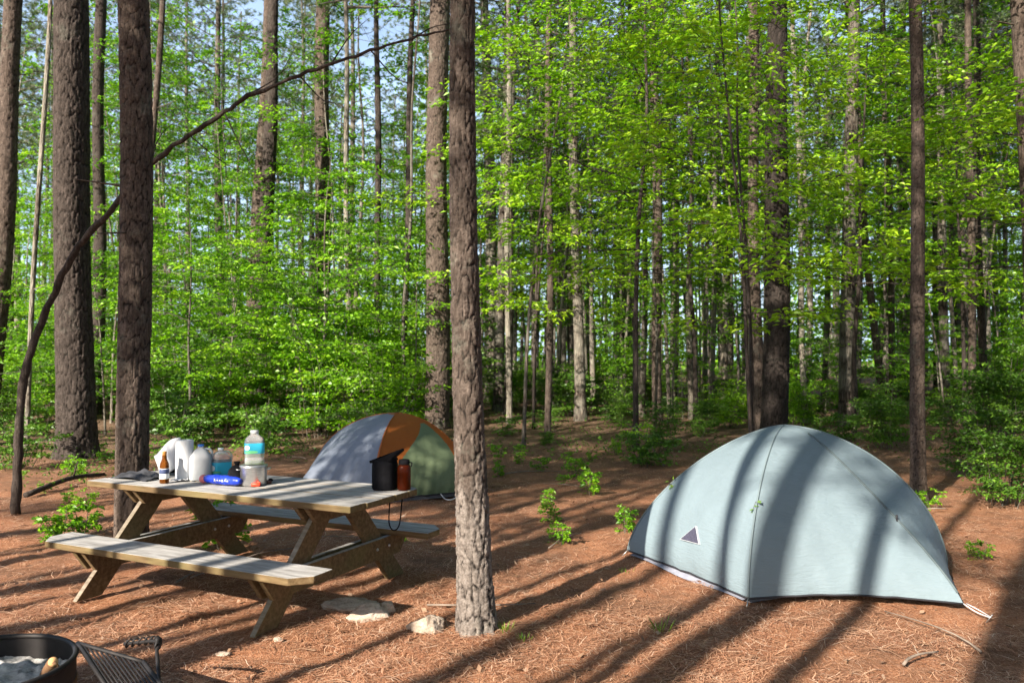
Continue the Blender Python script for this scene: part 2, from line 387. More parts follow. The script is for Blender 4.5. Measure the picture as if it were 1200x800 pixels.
# ---- templates (trunk mesh, crown mesh)
def broad(h, z0, rad, nlimb, leafL, r0=.05, lean=.3, sprays=5, dens=1.0, bias=0, mat=LEAF, lw=.30, bark=BARKS, stems=1):
    gw, gl = G(), G()
    for s_ in range(stems):
        ang = R.uniform(0, 2*PI); ln = np.array([math.cos(ang), math.sin(ang), 0])*lean*h*.1*(1+.9*(stems > 1))
        pts = [np.array([0, 0, -.1])+ln*0]+[ln*(k/5)**1.3+np.array([*(R.normal(size=2)*.02*h*.25), h*k/5]) for k in range(1, 6)]
        P = catmull(pts, 26); rr = r0*(1-.85*np.linspace(0, 1, 26)**1.1); rr[0] *= 1.35
        trunk_tube(gw, P, rr, 8)
        for k in range(nlimb//stems):
            t = z0/h+(1-z0/h)*((k+R.uniform(0, .9))/(nlimb//stems)); t = min(t, .98)
            p = P[int(t*25)]; az = k*2.4+R.uniform(-.5, .5)+s_*1.3
            prof = math.sin(PI*min(1, (.18+.82*(t-z0/h)/(1-z0/h))))**.6
            l = rad*max(.3, prof)*R.uniform(.65, 1.15)
            el = R.uniform(-.05, .38)+.5*max(0, t-.8)
            d = np.array([math.cos(az), math.sin(az), math.tan(el)]); d /= np.linalg.norm(d)
            tt = np.linspace(0, 1, 6)[:, None]; A = p+d*l*tt+np.array([0, 0, 1])*(-.10*l*tt**2)+R.normal(size=(6, 3))*.02*l*tt
            gw.tube(A, np.linspace(r0*.36*(1.1-t), .004, 6), 4, False)
            for q in range(sprays):
                u = .25+.75*(q+R.uniform(0, .9))/sprays; b = A[min(5, int(u*5))]+R.normal(size=3)*.05*l
                side = R.uniform(-1.1, 1.1); dd = np.array([math.cos(az+side), math.sin(az+side), R.uniform(-.12, .22)])
                spray(gl, gw if dens >= .8 else None, b, dd, l*R.uniform(.3, .5)+.15, leafL, 5, .005, .3, dens, lw, bias)
        spray(gl, None, P[-1], np.array([.2, .1, 1]), .5, leafL, 5, .005, .5, dens, lw, bias)
    return gw.mesh('trunk', bark), gl.mesh('crown', mat)

def tufts(g, C, n, L, wd, dirs=None):
    """needle tufts: n blades from every centre"""
    k = len(C); P = np.repeat(C, n, 0)+R.normal(size=(k*n, 3))*L*.12; D = rnd_unit(k*n)
    D[:, 2] = D[:, 2]*.7+.25
    if dirs is not None: D = D+np.repeat(dirs, n, 0)*.6
    D /= np.linalg.norm(D, axis=1)[:, None]; N = rnd_unit(k*n)
    S_ = np.cross(D, N); S_ /= np.linalg.norm(S_, axis=1)[:, None]+1e-9
    l = L*R.uniform(.6, 1.1, k*n)[:, None]
    V = np.stack([P+S_*wd, P-S_*wd, P+D*l-np.array([0, 0, 1])*l*.15], 1).reshape(-1, 3); i = np.arange(k*n)*3
    g.add(V, None, np.stack([i, i+1, i+2], -1), np.repeat(np.clip(np.repeat(R.normal(.45, .18, k), n)+R.normal(0, .08, k*n), 0, 1), 3))
def pine_crown(h, z0, rad, nb=34, tuft=12, ptr=None, needle=.2, dense=1.0, wood=True):
    """returns branch G, needles G relative to the trunk foot; ptr gives trunk axis at height"""
    gw, gl = G(), G()
    for k in range(nb):
        t = (k+R.uniform(0, 1))/nb; z = z0+(h-z0)*t; az = k*2.4+R.uniform(-.6, .6)
        l = rad*(.35+.65*math.sin(PI*(.22+.75*t)))*R.uniform(.6, 1.15)
        p = np.array([*(ptr(z) if ptr else (0, 0)), z]); d = np.array([math.cos(az), math.sin(az), R.uniform(-.05, .5)])
        tt = np.linspace(0, 1, 7)[:, None]; A = p+d*l*tt+np.array([0, 0, 1])*(.18*l*tt**2)*R.uniform(-.6, 1)+R.normal(size=(7, 3))*.03*l*tt
        gw.tube(A, np.linspace(.035*(1.2-t), .008, 7), 4, False)
        C, Dd = [], []
        for q in range(int(tuft*dense)):
            u = R.uniform(.35, 1); b = A[min(6, int(round(u*6)))]
            o = R.normal(size=3)*np.array([.34, .34, .16])*l*.5
            C.append(b+o); Dd.append(o+d*.2)
            if q % 2 == 0: gw.tube(np.array([b, b+o]), [.008, .004], 3, False)
        C = np.array(C); tufts(gl, C, 30, needle, .0085, np.array(Dd))
    return gw, gl
def pine(h, z0, rad, r0, nb=30, tuft=10, bend=.2, seg=10):
    g = G(); sx, sy = R.normal(size=2)*bend
    n = 30; t = np.linspace(0, 1, n); P = np.c_[sx*t+.08*np.sin(t*7+sy*9), sy*t+.08*np.cos(t*6+sx*9)-.08, t*h-.12]
    rr = r0*(1-.72*t**1.2); rr[0] *= 1.3; rr[1] *= 1.02
    trunk_tube(g, P, rr, seg)
    f = lambda z: (np.interp(z, P[:, 2], P[:, 0]), np.interp(z, P[:, 2], P[:, 1]))
    gw, gl = pine_crown(h, z0, rad, nb, tuft, f)
    for q in range(10):       # dead stubs
        z = R.uniform(2.5, z0); az = R.uniform(0, 6.3); a = np.array([*f(z), z]); l = R.uniform(.15, 1.0)
        g.tube(np.array([a, a+np.array([math.cos(az), math.sin(az), R.uniform(-.2, .4)])*l]), [.013, .004], 4, False)
    g.v += gw.v; g.a += gw.a; g.uv += gw.uv
    g.q += [x+g.n for x in gw.q]; g.t += [x+g.n for x in gw.t]; g.n += gw.n
    return g.mesh('trunk', BARKF), gl.mesh('crown', NEED)
def shrub(h, rad, ns, leafL, dens=1.0, mat=SHRUB, bias=0, lw=.34):
    gw, gl = G(), G()
    for k in range(ns):
        az = R.uniform(0, 6.3); o = R.uniform(0, .25)*rad; hh = h*R.uniform(.6, 1.05)
        b = np.array([math.cos(az)*o, math.sin(az)*o, -.05]); e = np.array([math.cos(az)*rad*R.uniform(.2, .8), math.sin(az)*rad*R.uniform(.2, .8), hh])
        A = catmull([b, b*.5+e*.5+np.array([0, 0, hh*.12])+R.normal(size=3)*.05*h, e], 8); gw.tube(A, np.linspace(.008, .003, 8)*(.6+h*.2), 4, False)
        for q in range(int(8*max(1, h))):
            t = R.uniform(.15, 1); p = A[min(7, int(t*7))]; a2 = R.uniform(0, 6.3)
            spray(gl, gw, p, np.array([math.cos(a2), math.sin(a2), R.uniform(-.1, .5)]), rad*R.uniform(.25, .5), leafL, 4, .004, .45, dens, lw, bias)
    return gw.mesh('stem', STEM), gl.mesh('foliage', mat)

T_PINE = [pine(21, 9, 2.6, .17, 44, 16), pine(24, 11, 3.0, .21, 46, 17, bend=.5), pine(18, 8, 2.3, .13, 40, 15, bend=.6), pine(22, 12, 2.5, .15, 36, 16)]
T_POLE = [broad(14, 7, 1.9, 18, .11, .07, .5, 4, .8), broad(12, 4.5, 1.8, 20, .10, .055, .8, 4, .8, .08), broad(15, 8, 2.2, 20, .11, .085, .3, 5, .8)]
T_BARE = [broad(11, 8, 1.2, 10, .10, .04, 1.2, 3, .8, 0, LEAF, .3, BARKF), broad(9, 6.5, 1.1, 9, .10, .03, 1.6, 3, .8, 0, LEAF, .3, BARKF), broad(12, 9, 1.3, 10, .10, .05, .8, 3, .8, 0, LEAF, .3, BARKS)]
T_MID = [broad(9.5, 2.6, 2.5, 24, .095, .06, .4, 5, .95), broad(11, 3.2, 2.9, 27, .095, .07, .6, 5, .95, .1), broad(8, 1.8, 2.4, 22, .09, .05, .7, 5, .95, .05)]
T_UND = [broad(5.5, 1.1, 2.1, 22, .095, .035, .8, 5, 1.05, .08), broad(4.2, .7, 1.7, 20, .09, .028, 1.0, 4, 1.05, .03), broad(6.5, 1.6, 2.3, 24, .10, .04, .5, 5, 1.0, .1)]
T_SHR = [shrub(1.5, 1.1, 9, .07), shrub(1.0, .9, 8, .065), shrub(2.1, 1.2, 9, .075, 1.0, SHRUB, .1), shrub(.7, .7, 7, .06, 1.0, SHRUB, .1)]
T_AIR = [shrub(2.6, 1.4, 9, .085, .8, LEAF, .1), shrub(1.7, 1.3, 9, .08, .75, LEAFH, -.1), shrub(3.1, 1.3, 8, .09, .7, LEAF, .15)]
T_SEED = [shrub(.38, .3, 3, .055, .45, LEAF, .1), shrub(.5, .35, 3, .06, .4, LEAF)]

CNT = {}
def tree(name, tmpl, px, Yd, label, cat='tree', group=None, sc=1.0, rz=None, parts=('trunk', 'crown'), xy=None, zs=1.0):
    if xy is None: d = ray(px, 419); x, y = d[0]*Yd/d[1], Yd
    else: x, y = xy
    o = thing(name, ground_pt(x, y), label, cat, group, R.uniform(0, 6.3) if rz is None else rz, sc)
    o.scale = (sc, sc, sc*zs)
    for p, me in zip(parts, tmpl): link(p, me, o)
    return o

# ------------------------------------------------------------------ hero trunks
def hero(name, px, Yd, w_px, top_px, label, h=20, plates=(.05, .13), amp=.012, mat=BARK, flare=.28, sd=1, res=.02, crown=0, top_w=None, seg=None, midpx=None, z0=13, crad=2.6, sub=None):
    """px trunk centre on the eye line, Yd depth, w_px width there, top_px centre at the top edge of the picture"""
    d = ray(px, 419); x, y = d[0]/d[1]*Yd, Yd
    zt = at_depth(top_px, 0, Yd); r = w_px*.94/2/F*Yd; rt = (top_w or w_px*.85)*.94/2/F*Yd
    slope = (zt[0]-x)/(zt[2]-H)
    zf = float(gz(x-slope*H, y)); o = thing(name, (x-slope*H, y, zf), label, 'tree')
    hd = min(h*.5, zt[2]+.6)                                  # detailed up to the picture's top edge
    z = np.concatenate([np.arange(-.15, hd, res), np.linspace(hd, h, 14)])
    seg = seg or int(min(150, max(24, 2*PI*r/res*1.2)))
    bx = (0 if midpx is None else 1)
    X_ = slope*z+.03*np.sin(z*.8+sd)-.03*math.sin(sd)
    if midpx is not None:
        zm = zt[2]*.55; dx = ((midpx-600)/F*Yd)-(x+slope*(zm-H)); X_ = X_+dx*np.exp(-((z-zm)/(zt[2]*.3))**2)
    Yv = .03*np.cos(z*.7+sd*2)-.03*math.cos(sd*2)+.01*z
    k = (z-H)/(zt[2]-H); rr = np.clip(r+(rt-r)*k, r*.35, None); rr = np.where(z > hd, rr*np.clip(1-.5*(z-hd)/(h-hd), .3, 1), rr)
    g = G(); trunk_tube(g, np.c_[X_, Yv, z], rr, seg, plates, amp, sd, flare)
    f = lambda q: (np.interp(q, z, X_), np.interp(q, z, Yv))
    gw, gl = pine_crown(h, z0, crad, 26, 10, f)
    for q in range(4):
        zz = R.uniform(2.5, 9); az = R.uniform(0, 6.3); a = np.array([*f(zz), zz]); l = R.uniform(.15, .5)+r
        g.tube(np.array([a, a+np.array([math.cos(az), math.sin(az), R.uniform(-.2, .3)])*l]), [.012, .004], 5, False)
    g.obj('trunk', mat, o); gw.obj('limbs', mat, o); gl.obj('crown', NEED, o)
    return o, f
hero('pine_tree', 553, 4.62, 36, 545, 'slender scaly-barked pine standing closest, just right of the picnic table, pale at its foot', h=15, mat=BARK1, plates=(.042, .15), amp=.013, sd=3, res=.009, top_w=29, z0=11, crad=1.8, flare=.42)
hero('pine_tree', 150, 6.5, 36, 143, 'brown pine trunk rising directly behind the left end of the picnic table', h=18, plates=(.048, .16), amp=.012, sd=5, res=.012, top_w=35)
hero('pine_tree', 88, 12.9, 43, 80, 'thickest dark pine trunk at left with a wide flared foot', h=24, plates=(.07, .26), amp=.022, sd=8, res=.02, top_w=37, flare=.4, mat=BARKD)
hero('pine_tree', -12, 15, 24, 12, 'pale leaning pine trunk cut by the left edge of the picture', h=22, plates=(.055, .2), amp=.015, sd=11, res=.03)
hero('pine_tree', 296, 22, 20, 315, 'leaning pine with the paler of two fused stems, left of centre', h=24, plates=(.07, .26), amp=.02, sd=13, res=.04, top_w=11)
hero('pine_tree', 307, 21.8, 20, 321, 'leaning pine with the darker of two fused stems, left of centre', h=23, plates=(.07, .26), amp=.02, sd=14, res=.04, top_w=12, mat=BARKD)
hero('pine_tree', 377, 24, 20, 377, 'straight pale grey pine between the fused pair and the orange-topped tent', h=23, plates=(.055, .2), amp=.015, sd=16, res=.04)
hero('pine_tree', 512, 16.8, 28, 514, 'stout shadow-banded pine rising right behind the orange-topped tent', h=23, plates=(.055, .2), amp=.016, sd=19, res=.025, top_w=24)
hero('slender_tree', 444, 21, 8, 442, 'thin straight stem, left one of two behind the orange-topped tent', h=17, plates=(.05, .14), amp=.006, sd=21, res=.05, z0=12, crad=1.5, mat=BARKD)
hero('slender_tree', 472, 20.5, 8, 482, 'thin right-leaning stem, right one of two behind the orange-topped tent', h=17, plates=(.05, .14), amp=.006, sd=23, res=.05, z0=12, crad=1.5, mat=BARKD)
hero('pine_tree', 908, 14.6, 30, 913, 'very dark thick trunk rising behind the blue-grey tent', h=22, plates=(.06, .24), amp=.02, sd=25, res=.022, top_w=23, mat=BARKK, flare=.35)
hero('pine_tree', 890, 15.3, 15, 884, 'lighter thin pine hugging the left side of the very dark trunk', h=17, plates=(.06, .15), amp=.01, sd=27, res=.03, top_w=11)
hero('pine_tree', 1075, 8.7, 17, 1071, 'slim reddish pine rising at the right rear of the blue-grey tent', h=15, plates=(.035, .09), amp=.006, sd=29, res=.014, top_w=14, z0=10, crad=1.6)
hero('pine_tree', 1214, 9.5, 24, 1197, 'smooth grey-brown trunk cut by the right edge of the picture', h=17, plates=(.048, .16), amp=.008, sd=31, res=.02)
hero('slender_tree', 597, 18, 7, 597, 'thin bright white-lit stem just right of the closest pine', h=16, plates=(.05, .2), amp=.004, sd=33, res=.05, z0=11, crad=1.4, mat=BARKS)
hero('slender_tree', 770, 19, 12, 767, 'straight pale slender trunk above the gap between the two tents', h=18, plates=(.05, .14), amp=.008, sd=35, res=.04, z0=12)
hero('slender_tree', 642, 16, 8, 643, 'thin knobbly stem halfway between the closest pine and the pale slender trunk', h=15, plates=(.05, .14), amp=.006, sd=37, res=.05, z0=11, crad=1.4)
hero('slender_tree', 1030, 20, 9, 997, 'pale trunk leaning left as it rises, left of the slim reddish pine', h=18, plates=(.05, .14), amp=.006, sd=39, res=.05, z0=12)
hero('slender_tree', 1046, 22, 8, 1036, 'straight thin stem immediately left of the slim reddish pine', h=18, plates=(.05, .14), amp=.006, sd=41, res=.05, z0=12)
hero('slender_tree', 1139, 17, 9, 1136, 'pale thin trunk, left one of a pair right of the slim reddish pine', h=18, plates=(.05, .14), amp=.006, sd=43, res=.05, z0=12)
hero('slender_tree', 1152, 18.5, 9, 1147, 'darker thin trunk, right one of a pair right of the slim reddish pine', h=18, plates=(.05, .14), amp=.006, sd=45, res=.05, z0=12, mat=BARKD)
hero('slender_tree', 942, 19, 7, 931, 'bright thin stem immediately right of the very dark trunk', h=17, plates=(.05, .14), amp=.004, sd=47, res=.05, z0=12, mat=BARKS)
hero('slender_tree', 834, 21, 7, 842, 'pale thin stem behind the left shoulder of the blue-grey tent', h=17, plates=(.05, .14), amp=.004, sd=49, res=.05, z0=12, mat=BARKS)
hero('slender_tree', 163, 17, 8, 188, 'right-leaning thin pale stem just right of the pine behind the table', h=17, plates=(.05, .14), amp=.005, sd=51, res=.05, z0=12)
hero('slender_tree', 36, 14, 6, 57, 'thin pale stem between the left edge and the thickest trunk', h=14, plates=(.05, .14), amp=.004, sd=53, res=.05, z0=10, mat=BARKS)
hero('pine_tree', 112, 21, 15, 113, 'greenish dark trunk seen in the gap between the two big left trunks', h=20, plates=(.06, .14), amp=.01, sd=55, res=.05, z0=13, mat=BARKD)
hero('slender_tree', 410, 19, 7, 404, 'crooked thin stem right of the straight pale grey pine', h=14, plates=(.05, .14), amp=.004, sd=57, res=.05, z0=10, mat=BARKS)

# ---- the bent sapling arching across the picture
bp = [(18, 604, 8.1), (20, 520, 8.1), (30, 440, 8.1), (52, 366, 8.1), (92, 292, 8.0), (130, 243, 7.9), (165, 205, 7.8), (235, 150, 7.6), (300, 112, 7.4), (380, 78, 7.2), (450, 52, 7.0), (528, 32, 6.8)]
bw = [at_depth(a+R.uniform(-3, 3), b+R.uniform(-3, 3), c) for a, b, c in bp]
A = catmull(bw, 90); o = thing('bent_sapling', ground_pt(A[0][0], A[0][1]), 'dark bare sapling bent into a long arch across the upper left', 'tree')
org = np.array(o.location); g = G(); rr = np.interp(np.linspace(0, 1, 90), [0, .1, .35, .7, 1], [.046, .040, .033, .02, .008])
rr = rr*(1+.07*np.sin(np.arange(90)*.9)+.06*R.normal(size=90)); A[1:-1] += R.normal(size=(88, 3))*.006; g.tube(A-org, rr, 12)
g.obj('trunk', BARKD, o); g = G()
for k, dz, dx in ((60, -.5, .25), (64, .35, .5), (70, -.3, .35), (74, .5, .3), (79, -.35, .4), (84, .25, .35), (50, .5, .1), (55, -.35, .5)):
    b = A[k]-org; P = catmull([b, b+np.array([dx*.5, .1, dz*.6]), b+np.array([dx, R.uniform(-.3, .3), dz])], 6); g.tube(P, np.linspace(.008, .002, 6), 5)
    for q in range(2): e = P[3+q]; g.tube(np.array([e, e+np.array([R.uniform(.05, .25), R.uniform(-.2, .2), R.uniform(-.2, .2)])]), [.003, .0012], 3)
g.obj('twigs', BARKD, o)

# ------------------------------------------------------------------ understory close trees (bright leaves)
def close_tree(px, Yd, label, tm, sc=1.0, rz=0.):
    return tree('understory_tree', tm, px, Yd, label, 'tree', None, sc, rz)
T_HERO = [broad(7.5, 2.1, 2.6, 28, .10, .03, .5, 5, 1.0, .12, LEAFH, .19, BARKD, 2), broad(7, 2.4, 2.5, 22, .105, .045, .4, 5, .95, .15, LEAFH, .19, BARKD), broad(8.5, 3.0, 3.0, 26, .10, .05, .3, 5, .95, .1, LEAFH, .22, BARKD)]
close_tree(882, 10.2, 'bright-leaved young forked tree in front of the very dark trunk', T_HERO[0], 1.0, .4)
close_tree(1245, 9.6, 'bright-leaved young tree reaching in from the right edge', T_HERO[1], 1.05, 2.2)
close_tree(745, 13.5, 'leafy understory tree filling the gap above the two tents', T_HERO[2], 1.1, 1.1)
close_tree(1000, 15.5, 'leafy understory tree between the very dark trunk and the slim reddish pine', T_HERO[1], 1.15, 3.4)
close_tree(625, 16.5, 'leafy understory tree immediately right of the closest pine', T_HERO[0], 1.15, 4.1)
close_tree(1130, 17.0, 'leafy understory tree behind the pair of thin right-hand trunks', T_HERO[2], .95, 5.0)
close_tree(815, 18.5, 'leafy understory tree behind the bright forked tree, slightly left of it', T_HERO[1], 1.4, .9)

# ------------------------------------------------------------------ the wood behind
def scatter(name, tms, n, pxr, yr, label, group, scr, parts=('trunk', 'crown'), cat='tree', mind=1.2, skip=None, zs=1.0):
    pts = []; tries = 0
    while len(pts) < n and tries < n*60:
        tries += 1
        y = math.sqrt(R.uniform(yr[0]**2, yr[1]**2)); px = R.uniform(*pxr)
        if skip and skip(px, y): continue
        x = (px-600)/F*y
        if any((x-a)**2+(y-b)**2 < mind**2 for a, b in pts): continue
        pts.append((x, y))
    for k, (x, y) in enumerate(pts):
        tree(name, tms[k % len(tms)], 0, 0, label, cat, group, R.uniform(*scr), None, parts, (x, y), zs)
scatter('pine_tree', T_PINE, 78, (-60, 1260), (23, 62), 'tall straight pine with a high thin crown, far back in the wood', 'distant pines in the wood', (.8, 1.15), mind=2.0)
scatter('slender_pine', T_PINE, 34, (570, 1250), (17, 36), 'thin-stemmed pine standing among many in the open wood beyond the blue-grey tent', 'thin pines beyond the blue-grey tent', (.6, .85), mind=1.3)
scatter('bare_stem', T_BARE, 56, (-40, 1250), (13, 36), 'thin bare dark stem of a young tree among the pines', 'thin bare stems in the wood', (.7, 1.2), mind=1.0, skip=lambda px, y: y < 17 and px < 560)
scatter('slender_tree', T_POLE, 22, (-60, 540), (22, 48), 'slim broadleaf tree with a pale stem, far back beyond the table', 'slim broadleaf trees beyond the table', (.75, 1.1), mind=1.3)
scatter('slender_tree', T_POLE, 52, (540, 1260), (19, 48), 'slim broadleaf tree with a pale stem, far back beyond the blue-grey tent', 'slim broadleaf trees beyond the blue-grey tent', (.75, 1.15), mind=1.3)
scatter('broadleaf_tree', T_MID, 20, (140, 580), (21, 42), 'leafy green broadleaf tree in the wood beyond the table', 'leafy broadleaf trees beyond the table', (.8, 1.2), mind=2.4)
scatter('broadleaf_tree', T_MID, 25, (560, 1280), (19, 42), 'leafy green broadleaf tree in the wood beyond the blue-grey tent', 'leafy broadleaf trees beyond the blue-grey tent', (.85, 1.35), mind=2.4)
scatter('broadleaf_tree', T_MID, 8, (-80, 130), (19, 40), 'leafy green broadleaf tree in the wood at far left', 'leafy broadleaf trees at far left', (.7, 1.1), mind=2.4)
scatter('young_tree', T_UND, 26, (-80, 560), (14.5, 27), 'leafy young tree in the thicket beyond the table', 'young trees in the thicket beyond the table', (.6, 1.05), mind=1.3)
scatter('young_tree', T_UND, 15, (580, 1260), (17, 32), 'leafy young tree in the open wood beyond the blue-grey tent', 'young trees in the open wood', (.4, .85), mind=1.6)
scatter('shrub', T_SHR, 9, (-60, 1260), (36, 56), 'distant shrub closing the view between the far trunks', 'distant shrubs', (1.2, 2.2), ('stem', 'foliage'), 'shrub', 2.0)
scatter('tall_shrub', T_AIR, 22, (-60, 560), (13.5, 24), 'tall airy bright-leaved shrub in the thicket beyond the table', 'tall airy shrubs beyond the table', (.6, 1.05), ('stem', 'foliage'), 'shrub', .9, lambda px, y: y < 15 and px < 200)
scatter('tall_shrub', T_AIR, 16, (580, 1260), (17, 30), 'tall airy bright-leaved shrub beyond the blue-grey tent', 'tall airy shrubs beyond the blue-grey tent', (.5, .9), ('stem', 'foliage'), 'shrub', .9)
scatter('shrub', T_SHR, 27, (-60, 560), (12.5, 25), 'low green shrub in the thicket beyond the table', 'shrubs in the thicket beyond the table', (.7, 1.3), ('stem', 'foliage'), 'shrub', .7, lambda px, y: y < 14.5 and px < 200)
scatter('shrub', T_SHR, 60, (580, 1260), (13, 26), 'low green shrub on the open floor beyond the blue-grey tent', 'shrubs beyond the blue-grey tent', (.35, .9), ('stem', 'foliage'), 'shrub', 1.0)
tree('shrub', T_SHR[2], 1172, 8.6, 'bright leafy shrub at the right edge beside the slim reddish pine', 'shrub', None, .55, 1, ('stem', 'foliage'))
tree('shrub', T_SHR[0], 1140, 10.6, 'dim leafy shrub behind the bright one at the right edge', 'shrub', None, .7, 2, ('stem', 'foliage'))
tree('shrub', T_SHR[3], 758, 11.5, 'low leafy shrub on the needle floor left of the blue-grey tent', 'shrub', None, .8, 2, ('stem', 'foliage'))
tree('shrub', T_SHR[1], 25, 11.5, 'dark leafy shrub behind the bent sapling at left', 'shrub', None, .9, 2, ('stem', 'foliage'))

# the far-off wood, one mass
g = G(); n = 78000
yy = R.uniform(58, 95, n); px = R.uniform(-200, 1400, n); zz = R.uniform(0, 1, n)**1.25*30; zz[:22000] = R.uniform(0, 1, 22000)**1.2*9
cl = vn(px*.018, zz*.22, 31)*.6+vn(px*.05+yy*.1, zz*.6, 32)*.4
keep = cl > (.29+.17*np.clip(zz/12, 0, 1)); yy, px, zz = yy[keep], px[keep], zz[keep]; n = len(yy)
P = np.c_[(px-600)/F*yy, yy, zz]
leaf_cloud(g, P, rnd_unit(n), rnd_unit(n), R.uniform(.25, .6, n), R.uniform(.1, .22, n), np.clip(R.normal(.5, .2, n), 0, 1))
tag(g.obj('distant_wood', LEAF), 'far-off green foliage closing the view between the trunks', 'woodland', kind='stuff')

# ------------------------------------------------------------------ trees behind the camera that throw the bands of shade
def caster(c, s, r, label, h=13, tm=None):
    p = c*NH+s*DH
    o = thing('pine_tree', ground_pt(*p), label, 'tree'); g = G(); n = 30; t = np.linspace(0, 1, n); z = t*h
    P = np.c_[DH[0]*0+.05*np.sin(z*.9+c*3)*NH[0], .05*np.sin(z*.9+c*3)*NH[1], z-.1]
    trunk_tube(g, P, r*(1.1-.6*t), 14, (.05, .13), .008, int(abs(c)*7), .2); g.obj('trunk', BARK, o)
    gw, gl = pine_crown(h, h*.66, 1.5, 16, 9, None); gw.obj('limbs', BARK, o); gl.obj('crown', NEED, o)
for c, s, r, h in [(-2.07, -1.6, .045, 11), (-1.28, -2.6, .065, 12), (-1.76, -4.2, .115, 15), (-3.22, -2.4, .045, 11), (-3.9, -3.6, .14, 14), (-4.5, -2.2, .06, 12), (-5.1, -3, .085, 12), (-5.95, -3.4, .13, 14), (-6.9, -3.5, .10, 13), (-.45, -5, .15, 15), (.45, -4, .09, 13), (-7.9, -6, .16, 16), (-5.5, -2.8, .04, 10), (-2.65, -7, .09, 15)]:
    caster(c, s, r, 'pine standing behind the viewer, known only by the band of shade it throws', h)
for k in range(64):     # the wood round the clearing, out of the picture to the right and behind, closing off the sky
    a_ = R.uniform(math.radians(38), math.radians(196)); d_ = R.uniform(6.5, 30); p = (math.sin(a_)*d_, math.cos(a_)*d_)
    tree('pine_tree', T_PINE[k//2 % 4], 0, 0, 'tall pine in the wood outside the picture, right of and behind the viewer', 'tree', 'pines outside the picture', R.uniform(.8, 1.1), None, ('trunk', 'crown'), p) if k % 2 else tree('broadleaf_tree', T_MID[k//2 % 3], 0, 0, 'leafy tree in the wood outside the picture, right of and behind the viewer', 'tree', 'leafy trees outside the picture', R.uniform(.9, 1.3), None, ('trunk', 'crown'), (p[0]*1.15, p[1]*1.15))
T_CAST = broad(9.5, 5.4, 2.0, 30, .11, .05, .3, 6, 1.1)
for c, s_, sc_ in ((-4.9, -4.2, 1.05), (1.7, -3.6, 1.0), (-7.4, -3.4, 1.0), (-9.4, -4.5, 1.1)):
    tree('slender_tree', T_CAST, 0, 0, 'slim broadleaf tree behind the viewer, known by its dappled shade', 'tree', 'slim trees behind the viewer', sc_, None, ('trunk', 'crown'), c*NH+s_*DH)
for k, (c, s_, sc_) in enumerate([(-9, -7, 1), (-7.2, -5.5, .95), (-6.0, -8, 1.1), (-4.1, -7, 1.05), (-2.5, -7.5, 1.15), (1.4, -6, 1), (3.2, -8, 1.1)]):
    p = c*NH+s_*DH; tree('slender_tree', T_POLE[(0, 2)[k % 2]], 0, 0, 'slim broadleaf tree behind the viewer, known by its dappled shade', 'tree', 'slim trees behind the viewer', sc_, None, ('trunk', 'crown'), p)
for ob in list(COL.objects):
    if ob.get('label', '').startswith('pine standing behind'): ob['group'] = 'pines behind the viewer'

# ------------------------------------------------------------------ litter
n = 250000
yy = 3.0+R.rand(n)**1.7*11; xx = (R.uniform(-80, 1280, n)-600)/F*yy
cl = vn(xx*4, yy*4, 60); cl2 = vn(xx*1.1+9, yy*1.1, 62)*.6+vn(xx*3.1, yy*3.1, 63)*.4; keep = R.rand(n) < (.15+cl)*np.clip((cl2-.30)*4, .12, 1.4); xx, yy = xx[keep], yy[keep]; n = len(xx)
base = vn(xx*1.3, yy*1.3, 61)*8; th = base+R.normal(0, 1.1, n); el = R.normal(.03, .10, n)
L = R.uniform(.05, .13, n); D = np.c_[np.cos(th), np.sin(th), el]; Sd = np.c_[-np.sin(th), np.cos(th), th*0]
P = np.c_[xx, yy, gz(xx, yy, True)+R.uniform(.003, .016, n)]; wv = R.uniform(.0008, .0017, n)[:, None]
bend = Sd*R.normal(0, .12, n)[:, None]*L[:, None]
a, b, c_ = P-D*L[:, None]/2, P+bend, P+D*L[:, None]/2
V = np.stack([a-Sd*wv, a+Sd*wv, b-Sd*wv+[0, 0, .003], b+Sd*wv+[0, 0, .003], c_-Sd*wv*.6, c_+Sd*wv*.6], 1).reshape(-1, 3); k = np.arange(n)*6
g = G(); g.add(V, np.concatenate([np.stack([k, k+1, k+3, k+2], -1), np.stack([k+2, k+3, k+5, k+4], -1)]), None, np.repeat(np.clip(R.normal(.45, .25, n), 0, 1), 6))
m = MT('fallen_needle', .75, .3); m.col(m.ramp(m.attr(), [(0, (.13, .055, .03)), (.35, (.36, .16, .09)), (.7, (.62, .36, .22)), (1, (.80, .60, .45))]))
tag(g.obj('pine_needle_litter', m.m), 'loose fallen pine needles strewn over the forest floor', 'pine needles', kind='stuff')
n = 1500
yy = 3.0+R.rand(n)**1.4*14; xx = (R.uniform(-80, 1280, n)-600)/F*yy; th = R.uniform(0, 6.3, n)
g = G(); P = np.c_[xx, yy, gz(xx, yy, True)+.012]; D = np.c_[np.cos(th), np.sin(th), R.normal(.1, .2, n)]; N = np.array([0, 0, 1.])+R.normal(size=(n, 3))*.35
leaf_cloud(g, P, D, N, R.uniform(.02, .055, n), R.uniform(.006, .017, n), R.rand(n)*.8, -.2)
for k in range(260):
    x, y = xx[k]+.3, yy[k]; t = R.uniform(0, 6.3); l = R.uniform(.05, .22); z = float(gz(x, y, True))+.012
    g.tube(np.array([[x, y, z], [x+math.cos(t)*l*.5, y+math.sin(t)*l*.5, z+.01], [x+math.cos(t+.3)*l, y+math.sin(t+.3)*l, z]]), [.003, .0025, .0015], 4, False, R.rand()*.6)
tag(g.obj('leaf_litter', DEAD), 'curled dead leaves and twigs scattered over the needles', 'dead leaves', kind='stuff')

